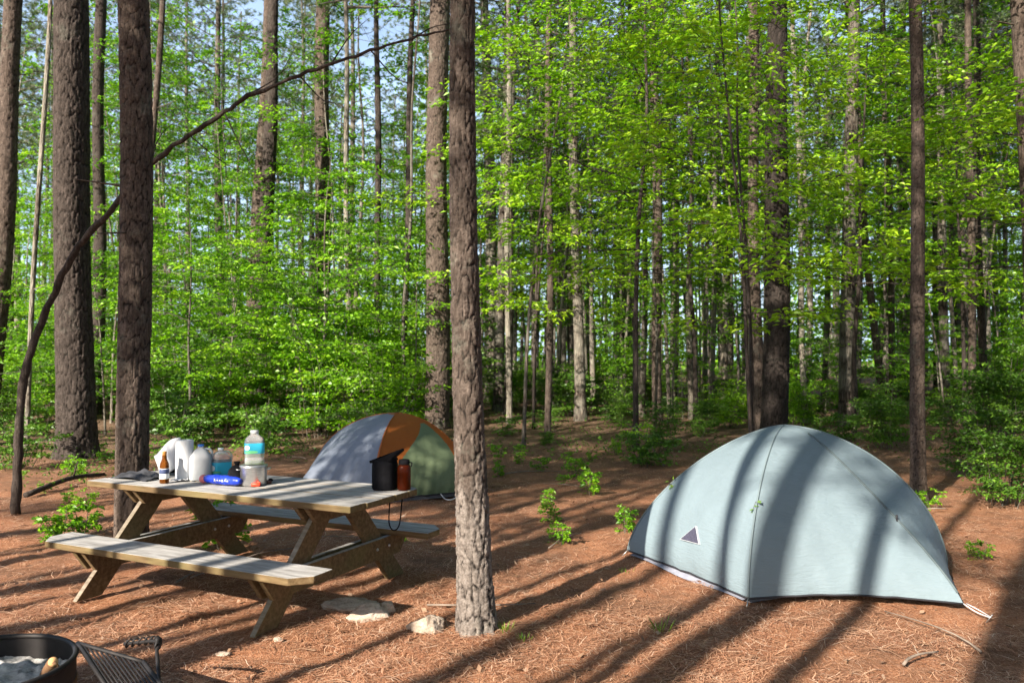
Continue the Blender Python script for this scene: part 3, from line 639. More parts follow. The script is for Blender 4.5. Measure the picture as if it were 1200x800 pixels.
STICKM = plain('grey_twig', (.20, .16, .13), .9, .35, 12, .3)
for k in range(46):
    y_ = R.uniform(3.8, 17); px_ = R.uniform(20, 1240); x_ = (px_-600)/F*y_; l = R.uniform(.15, .6)*(1+y_*.05); t = R.uniform(0, PI); g = G()
    q = np.array([[s_*l, .04*math.sin(s_*3+k)*l*3, .012+.015*math.sin(s_*PI)] for s_ in np.linspace(0, 1, 7)]); g.tube(q, np.linspace(.007, .003, 7)*R.uniform(.6, 1.5), 6)
    g.tube(np.array([q[3], q[3]+[l*.2, l*.16, .02]]), [.003, .0015], 4)
    tag(g.obj('fallen_stick', STICKM, None, loc=ground_pt(x_, y_), rz=t), 'thin bare grey stick lying loose on the needle floor', 'stick', 'loose sticks on the needle floor')
for k in range(34):
    y_ = R.uniform(6.5, 15); px_ = R.uniform(570, 760) if k % 3 else R.uniform(0, 300)
    if k % 5 == 0: px_ = R.uniform(1150, 1230)
    x_ = (px_-600)/F*y_
    if -3.6 < x_ < -.3 and y_ < 11.5: continue
    tree('seedling', T_SEED[k % 2], 0, 0, 'faint small seedling sprouting from the open needle floor', 'seedling', 'small seedlings on the open needle floor', R.uniform(.28, .55), None, ('stem', 'foliage'), (x_, y_))
def grass(px, py, label, n=26, h=.09):
    p = on_plane(px, py); o = G(); t = R.uniform(0, 6.3, n); rr = R.uniform(0, .05, n)
    P = np.c_[np.cos(t)*rr, np.sin(t)*rr, np.zeros(n)]; D = np.c_[np.cos(t)*.5, np.sin(t)*.5, np.ones(n)]
    leaf_cloud(o, P, D, np.c_[np.cos(t), np.sin(t), t*0], R.uniform(.5, 1.2, n)*h, np.full(n, .0028), R.rand(n), .15)
    ob = o.obj('grass_tuft', GRASSM, None, loc=ground_pt(p[0], p[1])); tag(ob, label, 'grass tuft')
grass(775, 742, 'small bright grass tuft in the thin shadow left of the blue-grey tent corner', 22, .11)
grass(592, 742, 'bright grass tuft at the right foot of the closest pine', 30, .07)
grass(612, 752, 'sparse grass tuft on the sunlit needles right of the closest pine', 20, .05)
grass(735, 672, 'faint grass sprout on the needles near the tent\'s left corner', 14, .05)
grass(340, 694, 'tiny green sprout beside the near leg of the picnic table', 10, .05)

def seed(px, py, label, k=0, sc=1.0):
    p = on_plane(px, py); tree('seedling', T_SEED[k], 0, 0, label, 'seedling', None, sc, None, ('stem', 'foliage'), (p[0], p[1]))
seed(95, 627, 'bright leafy seedling in front of the pine behind the table, beyond the near bench', 0, .85)
seed(72, 632, 'small green seedling farthest left beside the near bench', 0, .8)
seed(265, 640, 'shaded green seedling growing under the picnic table', 1, 1.0)
seed(690, 578, 'small green seedling on the needles between the two tents', 0, .8)
seed(675, 560, 'faint seedling behind the one between the tents', 1, .7)
seed(467, 634, 'tiny green seedling by the far bench end', 0, .35)
seed(732, 622, 'little seedling just left of the blue-grey tent', 0, .6)
seed(1092, 596, 'green seedling at the foot of the slim reddish pine', 0, .55)
seed(1150, 655, 'green seedling in the shade right of the blue-grey tent', 0, .4)
seed(88, 560, 'green seedling before the thickest trunk', 0, .8)

n = 30000
yy = 9.5+R.rand(n)**1.3*26; px_ = R.uniform(-80, 1280, n); xx = (px_-600)/F*yy; cl = vn(xx*.9, yy*.9, 90)*.6+vn(xx*3, yy*3, 91)*.4
keep = (cl > .52) & ((yy > 12) | (xx < -4)); xx, yy = xx[keep], yy[keep]; n = len(xx); g = G()
D = rnd_unit(n); D[:, 2] *= .3
leaf_cloud(g, np.c_[xx, yy, gz(xx, yy, True)+R.rand(n)**2*.28+.02], D, np.array([0, 0, 1.])+R.normal(size=(n, 3))*.4, R.uniform(.03, .07, n), R.uniform(.010, .022, n), np.clip(R.normal(.5, .25, n), 0, 1))
tag(g.obj('ground_cover', SHRUB), 'low scattered green ground plants under the trees', 'ground cover', kind='stuff')
# fallen leafy branch
p = on_plane(778, 548); o = thing('fallen_branch', ground_pt(p[0], p[1]), 'pale fallen branch with green leaves resting left of the blue-grey tent', 'branch')
g, gl = G(), G(); q = at_depth(742, 500, p[1]+.8)-np.array(o.location); P = catmull([np.array([0, 0, .02]), q*.5+[0, 0, .06], q], 10); g.tube(P, np.linspace(.014, .006, 10), 6)
for k in range(10):
    a2 = R.uniform(0, 6.3); spray(gl, g, P[R.randint(2, 10)], np.array([math.cos(a2), math.sin(a2), .2]), .28, .05, 4, .004)
g.obj('stick', BARKS, o); gl.obj('foliage', LEAFH, o)
a, b = on_plane(30, 583), on_plane(122, 560); o = G(); P = catmull([a+[0, 0, .03], (a+b)/2+[0, .05, .10], b+[0, 0, .05]], 12)-a
o.tube(P, np.linspace(.035, .022, 12), 8); o.tube(np.array([P[6], P[6]+[.1, -.1, .22]]), [.012, .005], 5)
tag(o.obj('fallen_branch', BARKD, None, loc=a), 'dark bare fallen branch lying left of the picnic table', 'branch')

# ------------------------------------------------------------------ picnic table
m = MT('weathered_shaded_wood', .85, .2); v = m.coord('Object', (1.0, 9, 9)); gr = m.noise(v, 4, 5, .6, .4); vf = m.coord(); bl = m.noise(vf, 3, 4, .6)
warm_shaded = m.ramp(gr, [(.3, (.085, .054, .026)), (.55, (.15, .10, .05)), (.8, (.23, .165, .09))])  # wood of sides and legs, darkened to carry the canopy's shade
grey = m.ramp(gr, [(.3, (.19, .18, .172)), (.5, (.34, .33, .32)), (.75, (.50, .49, .48))])
warm_shaded = m.mix(m.ramp(bl, [(.45, (0, 0, 0)), (.7, (.45, .45, .45))]), warm_shaded, (.13, .13, .05))
ge = m.n('NewGeometry'); sx = m.n('SeparateXYZ'); m.l(ge.outputs['Normal'], sx.inputs[0])
top = m.ramp(sx.outputs[2], [(.6, (0, 0, 0)), (.8, (1, 1, 1))]); m.col(m.mix(top, warm_shaded, grey)); m.bump(gr, .5, .006)
WOOD = m.m
STEEL = plain('galvanised_bolt', (.45, .45, .44), .4, .1, 40, 0, .5, .9)
TA, TX, TY = -.448, -1.806, 5.503
tb = thing('picnic_table', (TX, TY, 0), 'weathered wooden picnic table with two attached benches', 'picnic table', rz=TA)
LT, WT, HT, HB, OFF, WB, LB = 2.29, .768, .70, .368, .641, .262, 2.237
def plank(g, u0, u1, v0, v1, z0, z1, clip=0, cs='', sag=0):
    """board along u with clipped corners"""
    c = clip; p = []
    p += [(u0+c, v0), (u1-c, v0)] if 'f' in cs else [(u0, v0), (u1, v0)]
    if 'f' in cs: p += [(u1, v0+c)]
    if 'b' in cs: p += [(u1, v1-c), (u1-c, v1), (u0+c, v1), (u0, v1-c)]
    else: p += [(u1, v1), (u0, v1)]
    if 'f' in cs: p += [(u0, v0+c)]
    g.prism(p, z0, z1)
def wood_obj(g, name, par):
    ob = g.obj(name, WOOD, par, smooth=False)
    bv = ob.modifiers.new('bevel', 'BEVEL'); bv.width = .005; bv.segments = 2; bv.limit_method = 'ANGLE'
    return ob
g = G(); nb = 5; bw_ = WT/nb
for k in range(nb):
    e = R.uniform(-.006, .006); v0 = -WT/2+k*bw_
    plank(g, -LT/2+e, LT/2+e, v0+.004, v0+bw_-.004, HT-.04-.0005*k, HT+R.uniform(-.002, .002), .05, 'b' if k == nb-1 else '')
wood_obj(g, 'tabletop', tb)
for sg in (-1, 1):
    g = G(); v0 = sg*OFF-WB/2
    plank(g, -LB/2, LB/2, v0, v0+WB, HB-.042, HB, .10, 'f' if sg < 0 else 'b'); wood_obj(g, 'bench', tb)
for u in (-.75, .75):
    for k, du in enumerate((-.042, .042)):
        # bench beam and top cleat, boards in the v-z plane with slanted ends
        for name, hw, zt, hh, cut in (('beam', .745, HB-.044, .14, .10), ('cleat', .36, HT-.045, .10, .09)):
            g = G(); poly = [(-hw, zt), (-hw+cut, zt-hh), (hw-cut, zt-hh), (hw, zt)]
            M = np.array([[0, 0, 1, u+du], [1, 0, 0, 0], [0, 1, 0, 0], [0, 0, 0, 1]], float); g.prism(poly, -.018, .018, M)
            wood_obj(g, name, tb)
    for sg in (-1, 1):
        g = G(); a = np.array([.66, 0.]); b = np.array([.09, HT-.05]); d = (b-a)/np.linalg.norm(b-a); nrm = np.array([d[1], -d[0]])*.07
        lo = lambda p: p-d*(p[1]/d[1]); hi = lambda p: p+d*((HT-.05-p[1])/d[1])
        q = [lo(a-nrm), lo(a+nrm), hi(a+nrm), hi(a-nrm)]; q = [(sg*x, z) for x, z in q]
        off = u+(-.003 if sg < 0 else .003)
        M = np.array([[0, 0, 1, off], [1, 0, 0, 0], [0, 1, 0, 0], [0, 0, 0, 1]], float); g.prism(q, -.02+(.003 if sg > 0 else -.001), .02-(.003 if sg < 0 else 0), M) if sg < 0 else g.prism([(x, z) for x, z in q if 1], -.0195, .0195, M)
        wood_obj(g, 'leg', tb)
g = G()
for u in (-.75, .75):
    for vv in (-.50, -.36, .36, .50):
        for s_ in (1, -1): g.lathe([(.0, .008), (.009, .006), (.011, 0)], (u+s_*.0605, vv, HB-.11), 10, M=np.array([[0, 0, s_], [0, 1, 0], [-s_, 0, 0]]))
g.obj('bolts', STEEL, tb)

def tt(u, v, z=0): # table frame to world
    c, s = math.cos(TA), math.sin(TA); return np.array([TX+u*c-v*s, TY+u*s+v*c, HT+z+.002])

# ---- things on the table
WHITE = plain('white_paper', (.50, .51, .54), .9, .04, 30, .1)
def clear(name, c=(1, 1, 1), rough=.08, alpha=.35):
    m = MT(name, rough, .5); m.b.inputs['Base Color'].default_value = (*c, 1); m.b.inputs['Transmission Weight'].default_value = 1-alpha; m.b.inputs['IOR'].default_value = 1.2
    return m.m
PLAST = clear('clear_plastic', (.93, .97, 1), .1, .25); MILK = clear('milky_plastic', (.66, .69, .73), .4, .6)
TEAL = plain('teal_label', (.03, .42, .62), .5, .06, 8); LWHITE = plain('label_white', (.85, .88, .88), .5, .03); LGREEN = plain('label_green', (.12, .45, .2), .5)
BLUE = plain('blue_wrapper', (.012, .04, .42), .35, .2, 30, .4); PINK = plain('pink_wrapper', (.75, .22, .22), .4); BLACK = plain('black_nylon', (.009, .009, .011), .9, .3, 40, .3, .08)
CAPW = plain('white_cap', (.8, .82, .85), .4, .02); BCAP = plain('blue_cap', (.05, .18, .6), .4, .02); YEL = plain('yellow_plastic', (.62, .42, .03), .4); RED = plain('red_plastic', (.62, .06, .025), .45)
m = MT('pot_aluminium', .34, .5); m.b.inputs['Metallic'].default_value = .9; m.col(m.ramp(m.noise(m.coord('Object', (3, 3, 30)), 8, 3), [(.3, (.48, .48, .48)), (.7, (.68, .68, .67))])); ALU = m.m
BEER = clear('brown_glass', (.28, .09, .015), .05, .35); ORG = clear('shaded_orange_plastic', (.10, .016, .004), .12, .45)  # bottle's orange deepened to stand in for the pouch's shade
TOWEL = plain('paper_towel', (.60, .61, .63), .95, .03, 60, .5)
def put(name, px, py, label, cat, rz=0, z=0):
    p = on_plane(px, py, HT); return thing(name, (p[0], p[1], HT+.003+z), label, cat, None, rz)
# beer bottle
o = put('beer_bottle', 192.5, 566, 'brown glass beer bottle with pale label near the table\'s front edge', 'bottle')
g = G(); g.lathe([(.0, 0), (.028, 0), (.031, .004), (.031, .115), (.028, .135), (.016, .165), (.0135, .215), (.0, .216)], seg=28); g.obj('body', BEER, o)
g = G(); g.lathe([(.0313, .03), (.0317, .031), (.0317, .1), (.0313, .101)], seg=28); lb = g.obj('label', LWHITE, o)
g = G(); g.lathe([(.0320, .066), (.0324, .067), (.0324, .096), (.0320, .097)], seg=28); g.obj('label_band', plain('navy_band', (.05, .07, .16), .5), lb)
g = G(); g.lathe([(.0148, .17), (.0152, .171), (.0145, .2), (.0146, .207), (.0150, .21), (.0150, .217), (.0, .219)], seg=20); g.obj('neck_foil', plain('amber_foil', (.35, .16, .04), .4), o)
# towel roll
o = put('paper_towel_roll', 216, 562, 'white paper towel roll standing on end, tallest white thing on the table', 'paper towels')
g = G(); g.lathe([(.02, .004), (.058, 0), (.060, .004), (.060, .276), (.058, .28), (.02, .279), (.02, .004)], seg=40); g.obj('paper', TOWEL, o)
g = G(); g.lathe([(.0195, .002), (.0195, .277), (.0175, .277), (.0175, .002)], seg=24); g.obj('core', plain('cardboard', (.35, .24, .14), .9), o)
# curved sheet
p = on_plane(209, 556, HT); o = thing('curved_white_mat', (p[0], p[1]+.03, HT+.003), 'white flexible mat standing bowed on edge left of the towel roll', 'mat')
g = G(); n1, n2 = 30, 16; V = []
for i_ in range(n1):
    s = i_/(n1-1); xh = -.215+.235*s; zt_ = .135+.14*math.sin(s*PI/2)**.85; zb = max(0, .125*(1-s*3.2)) if s < .6 else .06*(s-.6)/.4
    for j_ in range(n2): t = j_/(n2-1); V.append((xh+.03*t*(1-s)*s, .07*math.cos(s*PI)-.03+.06*t*t-.035*math.sin(PI*s), zb+(zt_-zb)*t))
V = np.array(V); i_ = (np.arange(n1-1)[:, None]*n2+np.arange(n2-1)[None, :]).ravel(); g.add(V, np.stack([i_, i_+n2, i_+n2+1, i_+1], -1))
ob = g.obj('sheet', WHITE, o); sm = ob.modifiers.new('solid', 'SOLIDIFY'); sm.thickness = .008
g = G(); g.box((-.02, .08, .05), (.22, .04, .10)); g.obj('black_backing', BLACK, o)
# milk jug
def jug(o, w_, h_, mat, capm, handle=True):
    g = G(); g.lathe([(.0, 0), (w_*.9, 0), (w_, .008), (w_, h_*.58), (w_*.93, h_*.68), (w_*.55, h_*.84), (w_*.25, h_*.91), (w_*.25, h_*.95)], seg=36, sq=4.5); g.obj('body', mat, o)
    g = G(); g.lathe([(w_*.28, h_*.93), (w_*.29, h_*.935), (w_*.29, h_*.995), (0, h_)], seg=20); g.obj('cap', capm, o)
    if handle:
        g = G(); g.tube(catmull([(w_*.3, 0, h_*.87), (w_*.85, 0, h_*.84), (w_*1.04, 0, h_*.7), (w_*.98, 0, h_*.5)], 12), .009, 8); g.obj('handle', mat, o)
o = put('milk_jug', 235, 562, 'milky white plastic gallon jug with blue cap beside the towel roll', 'jug', .3); jug(o, .074, .25, MILK, BCAP)
g = G(); g.lathe([(.0, .004), (.071, .004), (.071, .14), (.0, .14)], seg=30, sq=4.5)
o = put('small_sauce_bottle', 243.5, 560, 'small yellow-capped sauce bottle squeezed between the two jugs', 'bottle')
g = G(); g.lathe([(0, 0), (.016, 0), (.018, .004), (.018, .06), (.010, .08), (.010, .09)], seg=18); g.obj('body', YEL, o); g = G(); g.lathe([(.012, .09), (.012, .11), (.003, .125), (0, .126)], seg=14); g.obj('cap', YEL, o)
o = put('water_jug', 258.5, 560, 'clear water jug with teal label and white cap between milk jug and pot', 'jug', .5); jug(o, .070, .215, PLAST, CAPW)
def wrap(w_, z0, z1, mat, par, name, e=.0015, sq=4.5, seg=36):
    g = G(); g.lathe([(w_+e*.5, z0), (w_+e, z0+.001), (w_+e, z1-.001), (w_+e*.5, z1)], seg=seg, sq=sq); return g.obj(name, mat, par)
lb = wrap(.070, .03, .118, TEAL, o, 'label')
def blot(par, r, z, h, mat, ang, wd, name='label_mark'):
    """a raised patch on a squarish bottle facing angle ang"""
    g = G(); q = []
    for i_ in range(9):
        a = ang+wd*(i_/8-.5); k = 1/((abs(math.cos(a))**4.5+abs(math.sin(a))**4.5)**(1/4.5)); hh = h*math.sqrt(max(.02, 1-((i_-4)/4.2)**2))
        q += [(r*k*math.cos(a), r*k*math.sin(a), z-hh/2), (r*k*math.cos(a), r*k*math.sin(a), z+hh/2)]
    g.add(q, [[2*i_, 2*i_+2, 2*i_+3, 2*i_+1] for i_ in range(8)]); return g.obj(name, mat, par)
blot(lb, .0725, .078, .045, LWHITE, -PI/2-.9, .55); blot(lb, .0725, .05, .012, LGREEN, -PI/2-.6, .9)
# pot and bottle on it
o = put('cooking_pot', 297, 568, 'silver lidded cooking pot with a water bottle standing on it', 'pot')
g = G(); g.lathe([(0, 0), (.080, 0), (.086, .006), (.088, .12), (.092, .124), (.092, .128), (.0865, .127), (.084, .01), (0, .008)], seg=44); g.obj('body', ALU, o)
g = G(); g.lathe([(.093, .129), (.0935, .133), (.085, .137), (.03, .141), (0, .141)], seg=44); g.obj('lid', ALU, o)
for a in (0.2, PI+.2):
    g = G(); c, s = math.cos(a), math.sin(a); g.tube(catmull([(c*.088-s*.03, s*.088+c*.03, .105), (c*.108-s*.025, s*.108+c*.025, .108), (c*.108+s*.025, s*.108-c*.025, .108), (c*.088+s*.03, s*.088-c*.03, .105)], 12), .004, 8); g.obj('handle', ALU, o)
pp = np.array(o.location)
o = thing('water_bottle', pp+[.005, 0, .142], 'clear square water bottle with blue-green label standing on the pot', 'bottle', rz=.35)
g = G(); g.lathe([(0, 0), (.058, 0), (.064, .006), (.064, .04), (.061, .045), (.061, .05), (.064, .055), (.064, .155), (.058, .175), (.030, .198), (.024, .205), (.024, .212)], seg=40, sq=4.5); g.obj('body', PLAST, o)
g = G(); g.lathe([(.027, .205), (.028, .206), (.028, .228), (0, .23)], seg=24); g.obj('cap', MILK, o)
lb = wrap(.064, .075, .145, TEAL, o, 'label'); blot(lb, .0663, .115, .032, LWHITE, -PI/2-.7, .5); blot(lb, .0663, .086, .02, LGREEN, -PI/2-.35, 1.3)
# blue package
p0 = on_plane(238, 567, HT); p1 = on_plane(281, 571, HT); ang = math.atan2(p1[1]-p0[1], p1[0]-p0[0]); L_ = np.linalg.norm(p1-p0)
o = thing('snack_package', ((p0[0]+p1[0])/2, (p0[1]+p1[1])/2+.02, HT+.003), 'long blue wrapped package with white lettering lying before the water jug', 'package', rz=ang)
g = G(); t = np.linspace(0, 1, 34); P = np.c_[-L_/2+L_*t, 0*t, .034+0*t]; g.tube(P, .033*np.clip(np.sin(PI*t)**.2, .55, 1)*(1+.05*np.sin(t*23)+.04*np.sin(t*61)), 14); g.v[-1][:, 1] *= 1.0; g.obj('wrapper', BLUE, o)
g = G(); g.tube(np.c_[-L_/2-.035+.06*t, 0*t, .030+0*t], .030*np.clip(np.sin(PI*t)**.3, .5, 1), 12); g.obj('torn_end', PINK, o)
for k in range(6):
    g = G(); x0 = -.04+k*.023; h_ = (.018, .008, .009, .015, .007, .009)[k]
    g.tube(catmull([(x0, -.0345, .034-h_/2), (x0+.004, -.0348, .034+h_/2), (x0+.009, -.0345, .036), (x0+.012, -.0345, .034-h_/2)], 9), .0022, 5); g.obj('lettering', LWHITE, o)
# black round sack
o = put('stuff_sack', 275, 569, 'black rounded stuff sack lying between blue package and silver pot', 'stuff sack'); o.location.y += .045
g = G(); g.lathe([(0, 0), (.045, .0), (.060, .015), (.064, .06), (.054, .10), (.030, .128), (.012, .135)], seg=28); g.obj('pouch_body', BLACK, o)
g = G(); g.lathe([(.010, .13), (.016, .14), (.022, .155), (.008, .15), (.0, .14)], seg=16); g.tube(catmull([(.0, -.01, .14), (.04, -.05, .11), (.05, -.06, .06)], 8), .003, 5); g.obj('drawstring', BLACK, o)
# small bits
o = put('red_clip', 300, 570, 'small orange-red clip at the foot of the silver pot', 'clip'); g = G(); g.box((0, 0, .012), (.06, .03, .022)); g.tube(catmull([(-.03, 0, .02), (-.01, .01, .034), (.03, 0, .02)], 8), .006, 8); g.obj('body', RED, o)
o = put('pocket_knife', 312, 567, 'small dark folded pocket knife right of the silver pot', 'knife'); g = G(); g.box((0, 0, .011), (.075, .028, .02), rot=[[.9, -.3, 0], [.3, .9, 0], [0, 0, 1]]); g.obj('body', plain('dark_handle', (.06, .02, .015), .5), o)
g = G(); g.lathe([(.012, 0), (.018, .006), (.012, .018), (0, .02)], (.02, .03, .012), 14); g.obj('pivot', BLACK, o)
o = put('paper_napkin', 210, 564, 'little crumpled white napkin beside the beer bottle', 'napkin'); g = G()
gx_, gy_ = np.meshgrid(np.linspace(-.05, .05, 12), np.linspace(-.03, .03, 9)); zz = .004+.016*vn(gx_*60, gy_*60, 70); i_ = (np.arange(8)[:, None]*12+np.arange(11)[None, :]).ravel()
g.add(np.c_[gx_.ravel(), gy_.ravel(), zz.ravel()], np.stack([i_, i_+1, i_+13, i_+12], -1)); g.obj('paper', WHITE, o)
# black cloth/bag
o = put('black_cloth', 163, 560, 'rumpled dark cloth lying flat at the table\'s left end', 'cloth', TA); g = G()
n1, n2 = 40, 24; U, W_ = np.meshgrid(np.linspace(-1, 1, n1), np.linspace(-1, 1, n2)); rad = np.sqrt(U**2+W_**2); ed = np.clip(1.15-rad, 0, 1)
zz = (.008+.055*vn(U*2.3+4, W_*2.3, 71)*np.clip(ed*2, 0, 1)+.02*vn(U*6, W_*6, 72)*ed)*(rad < 1.3)
sq_ = 1-.18*vn(U*2, W_*2, 73); i_ = (np.arange(n2-1)[:, None]*n1+np.arange(n1-1)[None, :]).ravel()
g.add(np.c_[(U*.20*sq_).ravel(), (W_*.12*sq_).ravel(), zz.ravel()], np.stack([i_, i_+1, i_+n1+1, i_+n1], -1)); ob = g.obj('fabric', plain('dark_cloth', (.035, .037, .045), .85, .4, 14, .3), o)
# black pouch with strap and orange bottle
o = put('black_pouch', 451, 573, 'black padded pouch with an open flap at the table\'s right end', 'pouch', -.2)
g = G(); g.lathe([(0, 0), (.072, 0), (.078, .01), (.078, .16), (.072, .19), (.068, .19), (.070, .16), (.068, .02), (0, .015)], seg=32, sq=3.2); g.obj('body', BLACK, o)
g = G(); P = [(-.085, .19), (-.02, .205), (.05, .235), (.105, .262), (.112, .248), (.06, .205), (.07, .185), (-.08, .175)]; g.prism(P, -.065, .065, np.array([[1, 0, 0, 0], [0, 0, 1, 0], [0, 1, 0, 0], [0, 0, 0, 1]], float)); g.obj('flap', BLACK, o)
g = G()
for a in (-.0, .02): pass
g.tube(catmull([(.02, .07, .05), (.05, .10, .004), (.09, .10, -.01), (.10, .05, -.10), (.09, .03, -.24), (.06, .0, -.27), (.03, .0, -.22), (.02, .04, -.08)], 30), .0045, 6); g.obj('strap', BLACK, o)
o = put('orange_water_bottle', 473.5, 574, 'translucent orange screw-top bottle beside the black pouch', 'bottle')
g = G(); g.lathe([(0, 0), (.040, 0), (.044, .006), (.044, .145), (.040, .158), (.032, .165), (.032, .17)], seg=32); g.obj('body', ORG, o)
g = G(); g.lathe([(.035, .166), (.036, .168), (.036, .192), (.030, .198), (0, .198)], seg=28); g.obj('cap', BLACK, o)
g = G(); g.tube(catmull([(.03, 0, .18), (.05, .0, .175), (.046, 0, .15)], 8), .004, 6); g.obj('cap_loop', BLACK, o)

# ------------------------------------------------------------------ tents
def fabric(name, c, trans=.25, rough=.6, bump=.28):
    m = MT(name, rough, .35); v = m.coord('Object', (1, 1, 1)); n = m.noise(v, 2.2, 4, .55, .5); n2 = m.noise(m.coord('Object', (3, 3, 14)), 3, 3, .5, 1.0)
    cc = m.ramp(n, [(.3, tuple(x*.93 for x in c)), (.7, tuple(min(1, x*1.06) for x in c))]); m.col(cc)
    ad = m.n('Math', operation='ADD'); m.l(n, ad.inputs[0]); m.l(n2, ad.inputs[1]); m.bump(ad.outputs[0], bump, .03)
    t = m.n('BsdfTranslucent'); m.l(cc, t.inputs[0]); x = m.n('MixShader'); x.inputs[0].default_value = trans
    m.l(m.b.outputs[0], x.inputs[1]); m.l(t.outputs[0], x.inputs[2]); m.l(x.outputs[0], m.out.inputs[0]); return m.m
TRIM = plain('black_trim', (.02, .02, .025), .6, .2); CORD = plain('grey_cord', (.55, .56, .58), .7, .1); FLOORM = plain('tub_floor', (.10, .10, .115), .6, .2)
def tent_geo(A, B, C, D, E, Ht, pd=2.15, pv=1.25, z_hem=.045, NL=44, NS=18, pa=None, hems=(0, .030, .03, .0, 0)):
    A, B, C, D, E = [np.array(p, float) for p in (A, B, C, D, E)]; cen = (B+E)/2
    lv = np.linspace(0, 1, NL); th = lv*PI/2; z = Ht*np.sin(th)**(2/pd); rad = np.cos(th)**(2/pd); rad[-1] = 0
    out = np.cross(np.append(D-B, 0), np.append(C-B, 0))[2]; nv = np.array([(D-B)[1], -(D-B)[0]]); nv = nv/np.linalg.norm(nv)
    if nv@(C-B) < 0: nv = -nv
    cvec = C-cen; rings = {}
    for nme, p in (('A', A), ('B', B), ('D', D), ('E', E)): rings[nme] = cen+(p-cen)[None, :]*rad[:, None]
    if pa: rings['A'] = cen+(A-cen)[None, :]*(np.clip(1-(z/Ht)**pa, 0, 1)**(1/pa))[:, None]
    rc = np.clip(1-(z/Ht)**pv, 0, 1)**(1/pv); dmin = ((B-cen)@nv)*rad/(cvec@nv)*1.0
    k = 14.; rcs = np.log(np.exp(k*rc)+np.exp(k*(dmin+.015*rad)))/k; rcs = np.where(rcs > 1, 1, rcs); rcs[-1] = 0
    rings['C'] = cen+cvec[None, :]*rcs[:, None]
    order = ['A', 'B', 'C', 'D', 'E']; pan = {}
    for q in range(5):
        a, b = rings[order[q]], rings[order[(q+1) % 5]]; s = np.linspace(0, 1, NS)
        Pxy = a[:, None, :]*(1-s)[None, :, None]+b[:, None, :]*s[None, :, None]
        bulge = np.sin(PI*s)[None, :]*np.sin(PI*np.clip(lv, 0, 1))[:, None]
        ctr = Pxy-cen; ln = np.linalg.norm(ctr, axis=2)+1e-6
        Pxy = Pxy+ctr/ln[..., None]*(bulge*.018-np.sin(PI*s)[None, :]*((1-lv)**3)[:, None]*.03)[..., None]
        zz = np.repeat((z_hem+z*(1-z_hem/Ht))[:, None], NS, 1)+hems[q]*np.sin(PI*s)[None, :]*((1-lv)**5)[:, None]
        ww = ((1-lv)**2)[:, None]*(.007*np.sin(s*31+q+lv[:, None]*9)+.005*np.sin(s*57+lv[:, None]*17+2*q))*np.sin(PI*s)[None, :]+.006*np.sin(lv*26+q)[:, None]*(np.sin(PI*s)**2)[None, :]*(vn(s*3+q, s*0+1.5, 5))[None, :]
        Pxy = Pxy+ctr/ln[..., None]*ww[..., None]
        pan[order[q]+order[(q+1) % 5]] = np.concatenate([Pxy, zz[..., None]], 2)
    return rings, pan, cen, z_hem+z*(1-z_hem/Ht)
def panel(g, P, mask=None):
    n1, n2 = P.shape[:2]; i = (np.arange(n1-1)[:, None]*n2+np.arange(n2-1)[None, :]); q = np.stack([i, i+1, i+n2+1, i+n2], -1)
    if mask is not None: q = q[mask]
    g.add(P.reshape(-1, 3), q.reshape(-1, 4))
def seam(g, P, r=.006, seg=6): g.tube(P, r, seg)
# --- blue-grey tent
A, B, D, E = (.92, 6.35), (1.50, 5.09), (3.18, 5.86), (2.66, 7.13); C = (2.80, 4.98)
org = np.array([2.1, 6.1, 0.])
sh = lambda p: (p[0]-org[0], p[1]-org[1])
bt = thing('dome_tent', org, 'pale blue-grey dome tent with a stretched-out vestibule, standing at right', 'tent')
rings, pan, cen, zl = tent_geo(sh(A), sh(B), sh(C), sh(D), sh(E), 1.05, 1.78, 1.2, pa=1.48)
FAB = fabric('pale_blue_nylon', (.18, .238, .272), .10)
g = G()
for k in ('AB', 'DE', 'EA'): panel(g, pan[k])
ob = g.obj('fly', FAB, bt)
g = G(); panel(g, pan['BC']); panel(g, pan['CD']); g.obj('vestibule', FAB, bt)
g = G(); zc = zl
for k in 'ABDE': seam(g, np.c_[rings[k]*1.002, zc+.002], .0065)
g.obj('seams', fabric('seam_tape', (.16, .21, .23), .1), bt)
g = G(); P = np.c_[rings['C'], zc+.004]; dv = np.array([-.03, .0]); seam(g, P[2:36], .007); z_o = g.obj('zipper', plain('zip_flap', (.10, .13, .14), .8, .1, 20, 0, .1), bt)
q = P[14]; g = G(); g.box(q+[.0, -.012, 0], (.012, .012, .045)); g.tube(catmull([q+[0, -.015, -.02], q+[.01, -.02, -.06], q+[0, -.018, -.09]], 6), .003, 5); g.obj('zipper_pull', TRIM, z_o)
g = G()
for k in ('AB', 'BC', 'CD', 'DE', 'EA'): seam(g, pan[k][0]+[0, 0, -.003], .007)
g.obj('hem', TRIM, bt)
ins = lambda p, k: cen+(np.array(sh(p))-cen)*k
g = G(); qd = [ins(p, .965) for p in (A, B, D, E)]; n_ = 16; V = []
for a_, b_ in zip(qd, qd[1:]+qd[:1]):
    for s in range(n_): V.append(a_*(1-s/n_)+b_*(s/n_))
V = np.array(V); V1 = cen+(V-cen)*.97; nn = len(V); g.add(np.vstack([np.c_[V, np.full(nn, .004)], np.c_[V1, np.full(nn, .13)]]), [[i, (i+1) % nn, nn+(i+1) % nn, nn+i] for i in range(nn)]); g.obj('floor_tub', FLOORM, bt)
